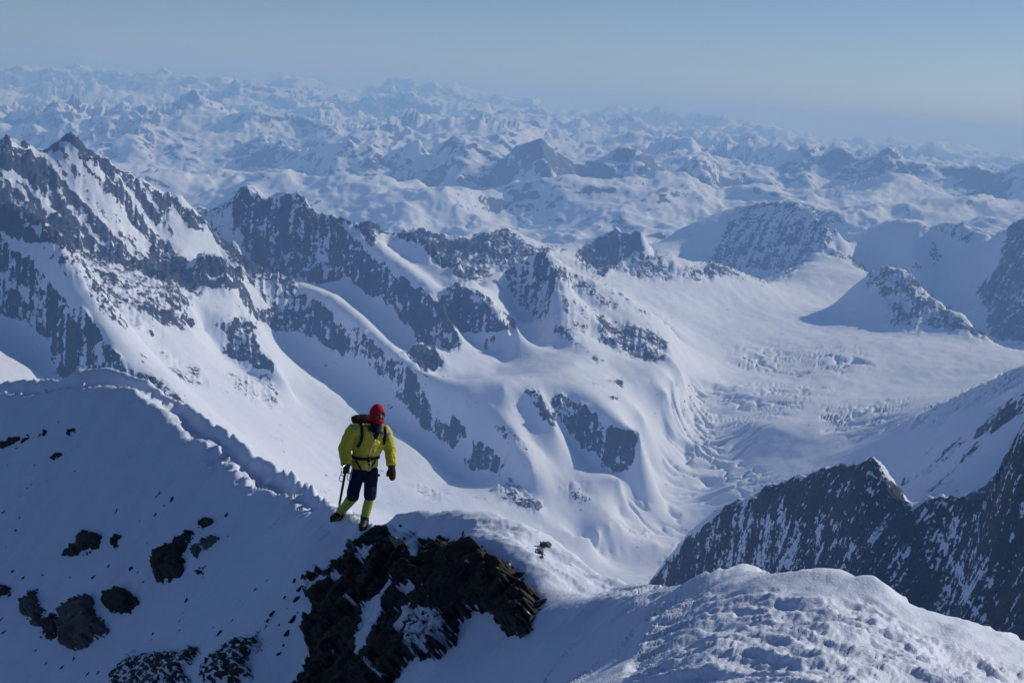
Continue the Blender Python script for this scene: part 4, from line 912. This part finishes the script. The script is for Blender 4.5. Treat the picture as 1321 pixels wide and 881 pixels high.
# the V of the open collar
top = neck + FRONT*0.115 + SIDE*0.015
bm = bmesh.new(); bm.from_mesh(jk_me)
jacket_tree = BVHTree.FromBMesh(bm)
bm.free()
jacket = part('jacket', jk_me, m_jacket, label='puffy yellow down jacket with pale badges')
def on_jacket(px, py, off):
    o = -BASE; d = Vector(pix_dir([px], [py])[0]).normalized(); h = jacket_tree.ray_cast(o, d)
    return (h[0] + h[1]*off*(1 if h[1].dot(d) < 0 else -1)) if h[0] is not None else None
def decal(name, poly, mat, parent, off=0.006, th=0.004, **kw):
    """thin cloth piece lying on the jacket, outline given corner by corner"""
    q = [[None]*7 for _ in range(7)]
    (a, b, c, d) = poly
    for i in range(7):
        for j in range(7):
            u, v = i/6, j/6; px = (a[0]*(1-u)+b[0]*u)*(1-v)+(d[0]*(1-u)+c[0]*u)*v; py = (a[1]*(1-u)+b[1]*u)*(1-v)+(d[1]*(1-u)+c[1]*u)*v
            q[i][j] = on_jacket(px, py, off)
    bm = bmesh.new(); vs = {}
    for i in range(7):
        for j in range(7):
            if q[i][j] is not None: vs[i, j] = bm.verts.new(q[i][j])
    for i in range(6):
        for j in range(6):
            k = [(i, j), (i+1, j), (i+1, j+1), (i, j+1)]
            if all(t in vs for t in k) and max((vs[k[0]].co-vs[t].co).length for t in k) < 0.08: bm.faces.new([vs[t] for t in k])
    bmesh.ops.solidify(bm, geom=bm.faces[:], thickness=th)
    return part(name, done(bm), mat, parent, **kw)
decal('badge', [(453.5,548),(459,551.5),(460.5,555),(454.5,551.5)], m_badge, jacket); decal('badge', [(490.5,559.5),(494.5,558),(494.5,562),(490.5,563)], m_badge, jacket); decal('badge', [(497,559.5),(503.5,557),(503.5,561),(497,563.5)], m_badge, jacket)
bm = bmesh.new(); loft(bm, [(head-UP*0.085, 0.070, 0.078), (neck+FRONT*0.01, 0.078, 0.082), (neck-UP*0.03+FRONT*0.012, 0.094, 0.094), (neck-UP*0.055+FRONT*0.02, 0.10, 0.10)], 24, side=SIDE)
fleece = part('fleece_collar', done(bm), m_fleece)
decal('fleece_front', [(477,551),(493,551),(485.6,566.5),(483.2,566.5)], m_fleece, person, 0.005, 0.008)
decal('collar_flap', [(468.5,545),(475.5,543),(483.5,559.5),(479.5,560.5)], m_lining, jacket, 0.010, 0.008); decal('collar_flap', [(493,547),(498.5,548),(491.5,559),(488.5,558)], m_lining, jacket, 0.010, 0.008)
def ribbon(name, pix, w, mat, parent, off=0.008, th=0.006):
    """strap following the jacket's surface"""
    d = dens(pix, 2.2); P = [on_jacket(p[0], p[1], off) for p in d]; P = [p for p in P if p is not None]
    if len(P) < 2: return None
    bm = bmesh.new(); loft(bm, [(p, w/2, th) for p in P], 8, side=(P[-1]-P[0]).normalized().cross(Vector((0, -1, 0.2))))
    return part(name, done(bm), mat, parent)
ribbon('zip', [(484,567),(479,577),(476,588)], 0.014, m_lining, jacket, 0.004, 0.003)

# trousers (knee breeches), gaiters, boots
bm = bmesh.new()
loft(bm, [(hips+UP*0.02, .150, .115), (hips-UP*0.05, .158, .122), (hips-UP*0.10, .13, .11)], 20, side=SIDE)
for a, b, w in ((hpL, knL, 1), (hpR, knR, 1)):
    loft(bm, [(a+UP*0.03, .088), (a.lerp(b, .3), .096), (a.lerp(b, .6), .088), (b+UP*0.03, .086), (b-UP*0.03, .084), (b-UP*0.075, .074), (b-UP*0.085, .066)], 16)
part('trousers', fuse(bm, 0.011, 3), m_navy)
def leg_low(kn, an, toe_dir, ground):
    ax = (an-kn).normalized()
    bm = bmesh.new(); R = []
    top = kn - UP*0.06
    for k in range(9):
        t = k/8; R.append((top.lerp(an, t*0.94), (.062+.006*math.sin(t*math.pi)-.006*t)*(1+.03*math.cos(k*3.1)), (.064-.004*t)*(1+.03*math.cos(k*2.3))))
    loft(bm, R, 16); part('gaiter', fuse(bm, 0.010, 2), m_lime, label='bright lime gaiter')
    f = Vector(toe_dir).normalized(); s = f.cross(UP).normalized()
    g = an.copy(); g.z = ground + 0.0
    bm = bmesh.new()
    loft(bm, [(an+UP*0.03, .056), (an-UP*0.03, .058), (g+UP*0.05-f*0.012, .060)], 14)
    loft(bm, [(g-f*0.075+UP*0.055, .030, .035), (g-f*0.055+UP*0.05, .044, .046), (g+f*0.03+UP*0.055, .047, .050), (g+f*0.10+UP*0.045, .050, .040), (g+f*0.165+UP*0.036, .046, .030), (g+f*0.195+UP*0.030, .028, .018)], 14, side=s)
    boot = part('boot', fuse(bm, 0.0095, 2), m_black)
    bm = bmesh.new(); n = 24; ring = []
    for k in range(n):
        a = 2*math.pi*k/n; l = math.cos(a); w = math.sin(a); ring.append(g + f*(0.06+0.145*l) + s*(0.052*w*(1-.12*l)))
    lo = [bm.verts.new(p - UP*0.012) for p in ring]; hi = [bm.verts.new(p + UP*0.016) for p in ring]
    bm.faces.new(lo[::-1]); bm.faces.new(hi)
    for k in range(n): bm.faces.new((lo[k], lo[(k+1) % n], hi[(k+1) % n], hi[k]))
    part('sole', done(bm, False), m_rubber, boot)
    for k in range(2):
        bm = bmesh.new(); c = g+f*(0.02+0.07*k)+UP*(0.085-0.02*k)
        loft(bm, [(c-s*0.052-UP*0.03, .005, .009), (c-s*0.030+UP*0.012, .005, .009), (c+UP*0.022, .005, .009), (c+s*0.030+UP*0.012, .005, .009), (c+s*0.052-UP*0.03, .005, .009)], 8); part('boot_strap', done(bm), m_steel if k == 0 else m_web, boot)
leg_low(knL, anL, (-0.50, -0.86, 0), near_z(anL.x+BASE.x, anL.y+BASE.y)-BASE.z)
leg_low(knR, anR, (-0.10, -0.99, 0), near_z(anR.x+BASE.x, anR.y+BASE.y)-BASE.z)

# hands: a hanging mitten, and a glove closed round the axe
dn = (J(506.5, 621, 0.10) - wrR).normalized()
bm = bmesh.new(); sd = Vector((0.75, 0.6, 0)).normalized()
loft(bm, [(wrR-dn*0.02, .056, .050), (wrR+dn*0.03, .050, .042), (wrR+dn*0.08, .058, .040), (wrR+dn*0.13, .056, .038), (wrR+dn*0.175, .046, .032), (wrR+dn*0.20, .026, .02)], 16, side=sd)
loft(bm, [(wrR+dn*0.055-sd*0.035, .022), (wrR+dn*0.09-sd*0.066, .021), (wrR+dn*0.125-sd*0.076, .018), (wrR+dn*0.145-sd*0.074, .010)], 10)
part('mitten', fuse(bm, 0.0085, 2), m_mitt)
hand = J(446, 606, -0.02); axt = J(438.5, 647, -0.02); axd = (axt-hand).normalized()
bm = bmesh.new()
loft(bm, [(wrL, .046), (wrL.lerp(hand, .5), .044, .036), (hand+Vector((0.012, 0.025, 0.0)), .050, .034)], 14)
out = Vector((-0.9, -0.35, 0)).normalized()
for k in range(4):                            # fingers curl round the shaft
    c = hand + axd*(-0.034+0.023*k); b = Vector((0.3, -0.95, 0)).normalized()
    loft(bm, [(c+Vector((0.035, 0.022, 0.004)), .0125), (c+Vector((0.026, -0.020, 0)), .012), (c+Vector((-0.006, -0.034-0.002*k, -0.002)), .0115), (c+Vector((-0.028, -0.014, -0.004)), .0105), (c+Vector((-0.020, 0.008, -0.004)), .009)], 8)
loft(bm, [(hand+Vector((0.0, 0.03, 0.03)), .016), (hand+Vector((-0.03, 0.018, 0.045)), .015), (hand+Vector((-0.034, -0.012, 0.04)), .0135), (hand+Vector((-0.018, -0.03, 0.034)), .011)], 8)
part('glove', fuse(bm, 0.0065, 1), m_black)

# harness: belt over the jacket, leg loops, carabiners
harness_belt = None
bm = bmesh.new(); ringc = belly - UP*0.005; n = 40; pts = []
for k in range(n+1):
    a = 2*math.pi*k/n; d = (SIDE*math.cos(a) + FRONT*math.sin(a)).normalized()
    o = ringc + d*0.6; h = jacket_tree.ray_cast(o, -d)
    p = h[0] + d*0.004 if h[0] is not None and (h[0]-ringc).length < 0.23 else ringc + SIDE*math.cos(a)*0.18 + FRONT*math.sin(a)*0.142
    pts.append(p)
loops = [[bm.verts.new(p + o_) for p in pts[:-1]] for o_ in (UP*0.021, UP*-0.021)]
outer = [[bm.verts.new(p + (p-ringc).normalized()*0.012 + o_) for p in pts[:-1]] for o_ in (UP*0.018, UP*-0.018)]
for k in range(n):
    m = (k+1) % n; bm.faces.new((outer[0][k], outer[0][m], outer[1][m], outer[1][k])); bm.faces.new((loops[0][k], loops[0][m], outer[0][m], outer[0][k])); bm.faces.new((outer[1][k], outer[1][m], loops[1][m], loops[1][k]))
harness = part('harness_belt', done(bm), m_web)
tie = on_jacket(475.5, 591, 0.02)
if tie is None: tie = belly + FRONT*0.16
bm = bmesh.new(); loft(bm, [(tie+UP*0.02, .016, .012), (tie-UP*0.04, .02, .014), (tie-UP*0.10, .016, .012)], 10); part('tie_in_loop', done(bm), m_web, harness)
for hp, kn, sx in ((hpL, knL, -1), (hpR, knR, 1)):
    bm = bmesh.new(); c0 = hp.lerp(kn, .16); ax = (kn-hp).normalized(); s = (SIDE-ax*SIDE.dot(ax)).normalized(); u = ax.cross(s); R = []
    for k in range(21):
        a = 2*math.pi*k/20; R.append((c0 + s*math.cos(a)*0.106 + u*math.sin(a)*0.106 + ax*(0.02*math.cos(a)*sx), .006, .018))
    loft(bm, R, 8, cap=False, side=ax); part('leg_loop', done(bm), m_web, harness)
ribbon('leg_riser', [(459,594),(463,600),(466,606)], 0.022, m_web, harness); ribbon('leg_riser', [(484,594),(480,600),(477,604)], 0.022, m_web, harness)
def carabiner(name, c, rot, h=0.105, w=0.058, r=0.0055, parent=harness):
    bm = bmesh.new(); R = []; M3 = Matrix.Rotation(rot, 3, 'Z')
    for k in range(25):
        a = 2*math.pi*k/24; x = w/2*math.copysign(abs(math.cos(a))**.7, math.cos(a)); z = h/2*math.copysign(abs(math.sin(a))**.8, math.sin(a))
        R.append((c + M3 @ Vector((x*(1+.25*(z/h)), 0, z)), r))
    loft(bm, R, 8, cap=False, side=M3 @ Vector((0, 1, 0))); return part(name, done(bm), m_steel, parent)
carabiner('carabiner', J(475.5, 602, -0.04), 0.2); carabiner('carabiner', J(452.5, 605, 0.0), 0.9); carabiner('carabiner', J(450.5, 615, 0.0), 0.5, 0.09, 0.05); carabiner('carabiner', J(440.5, 617, -0.02), 0.1, 0.085, 0.05)
bm = bmesh.new(); loft(bm, [(J(440.5, 607, -0.01), .006), (J(440.2, 612, -0.02), .006)], 8); part('gear_sling', done(bm), m_web, harness)

# rucksack on the back (a thing of its own)
pack = link('rucksack', None); pack.location = BASE
pack['label'] = 'dark maroon rucksack worn on the back of the climber'; pack['category'] = 'rucksack'
bc = chest - FRONT*0.26
bm = bmesh.new(); loft(bm, [(bc-UP*0.22, .13, .085), (bc-UP*0.16, .16, .11), (bc, .165, .125), (bc+UP*0.12, .155, .115), (bc+UP*0.175, .12, .09)], 20, side=SIDE)
part('pack_bag', fuse(bm, 0.012, 3), m_pack, pack)
bm = bmesh.new(); lc = bc + UP*0.19 - SIDE*0.02; loft(bm, [(lc-SIDE*0.16, .045, .06), (lc-SIDE*0.10+UP*0.012, .06, .09), (lc+UP*0.018, .062, .10), (lc+SIDE*0.10+UP*0.012, .06, .09), (lc+SIDE*0.15, .045, .06)], 16, side=UP)
part('pack_lid', fuse(bm, 0.011, 3), m_pack, pack)
bm = bmesh.new(); loft(bm, [(lc-SIDE*0.02+FRONT*0.05+UP*0.05, .008), (lc+UP*0.085+FRONT*0.05, .008), (lc+SIDE*0.05+FRONT*0.05+UP*0.05, .008)], 8); part('haul_loop', done(bm), m_web, pack)
ribbon('shoulder_strap', [(464.5,545.5),(466.5,552),(467.5,560),(466,569),(461.5,577)], 0.042, m_web, pack, 0.006, 0.008)
ribbon('shoulder_strap', [(495.5,550.5),(497,556),(496.5,565),(495,573)], 0.040, m_web, pack, 0.006, 0.008)

# ice axe in the gloved hand (a thing of its own)
axe = link('ice_axe', None); axe.location = BASE
axe['label'] = 'ice axe with dark shaft hanging spike down from the gloved hand'; axe['category'] = 'ice axe'
top = hand - axd*0.075; spk = top + axd*0.62; 
ax_s = Vector((1, 0, 0)) - axd*axd.x; ax_s.normalize()
bm = bmesh.new(); loft(bm, [(top, .016, .011), (top.lerp(spk, .5), .017, .0115), (top+axd*0.55, .015, .011)], 12, side=ax_s); part('shaft', done(bm), m_wood, axe)
bm = bmesh.new(); loft(bm, [(top+axd*0.53, .018, .014), (top+axd*0.57, .012, .010), (spk, .002, .002)], 10, side=ax_s); part('spike', done(bm), m_steel, axe)
bm = bmesh.new(); pk = Vector((-0.35, -0.93, 0.0)); loft(bm, [(top-pk*0.10+UP*0.004, .026, .004), (top-pk*0.07, .018, .006), (top, .016, .012), (top+pk*0.07-UP*0.006, .013, .006), (top+pk*0.13-UP*0.022, .008, .005), (top+pk*0.165-UP*0.04, .003, .003)], 10, side=UP); part('axe_head', done(bm), m_steel, axe)
bm = bmesh.new(); loft(bm, [(top+axd*0.05+ax_s*0.018, .005), (hand+ax_s*0.04+UP*0.0, .005), (wrL+ax_s*0.055, .005), (wrL-UP*0.0+Vector((0, -0.06, 0)), .005)], 6); part('wrist_leash', done(bm), m_web, axe)
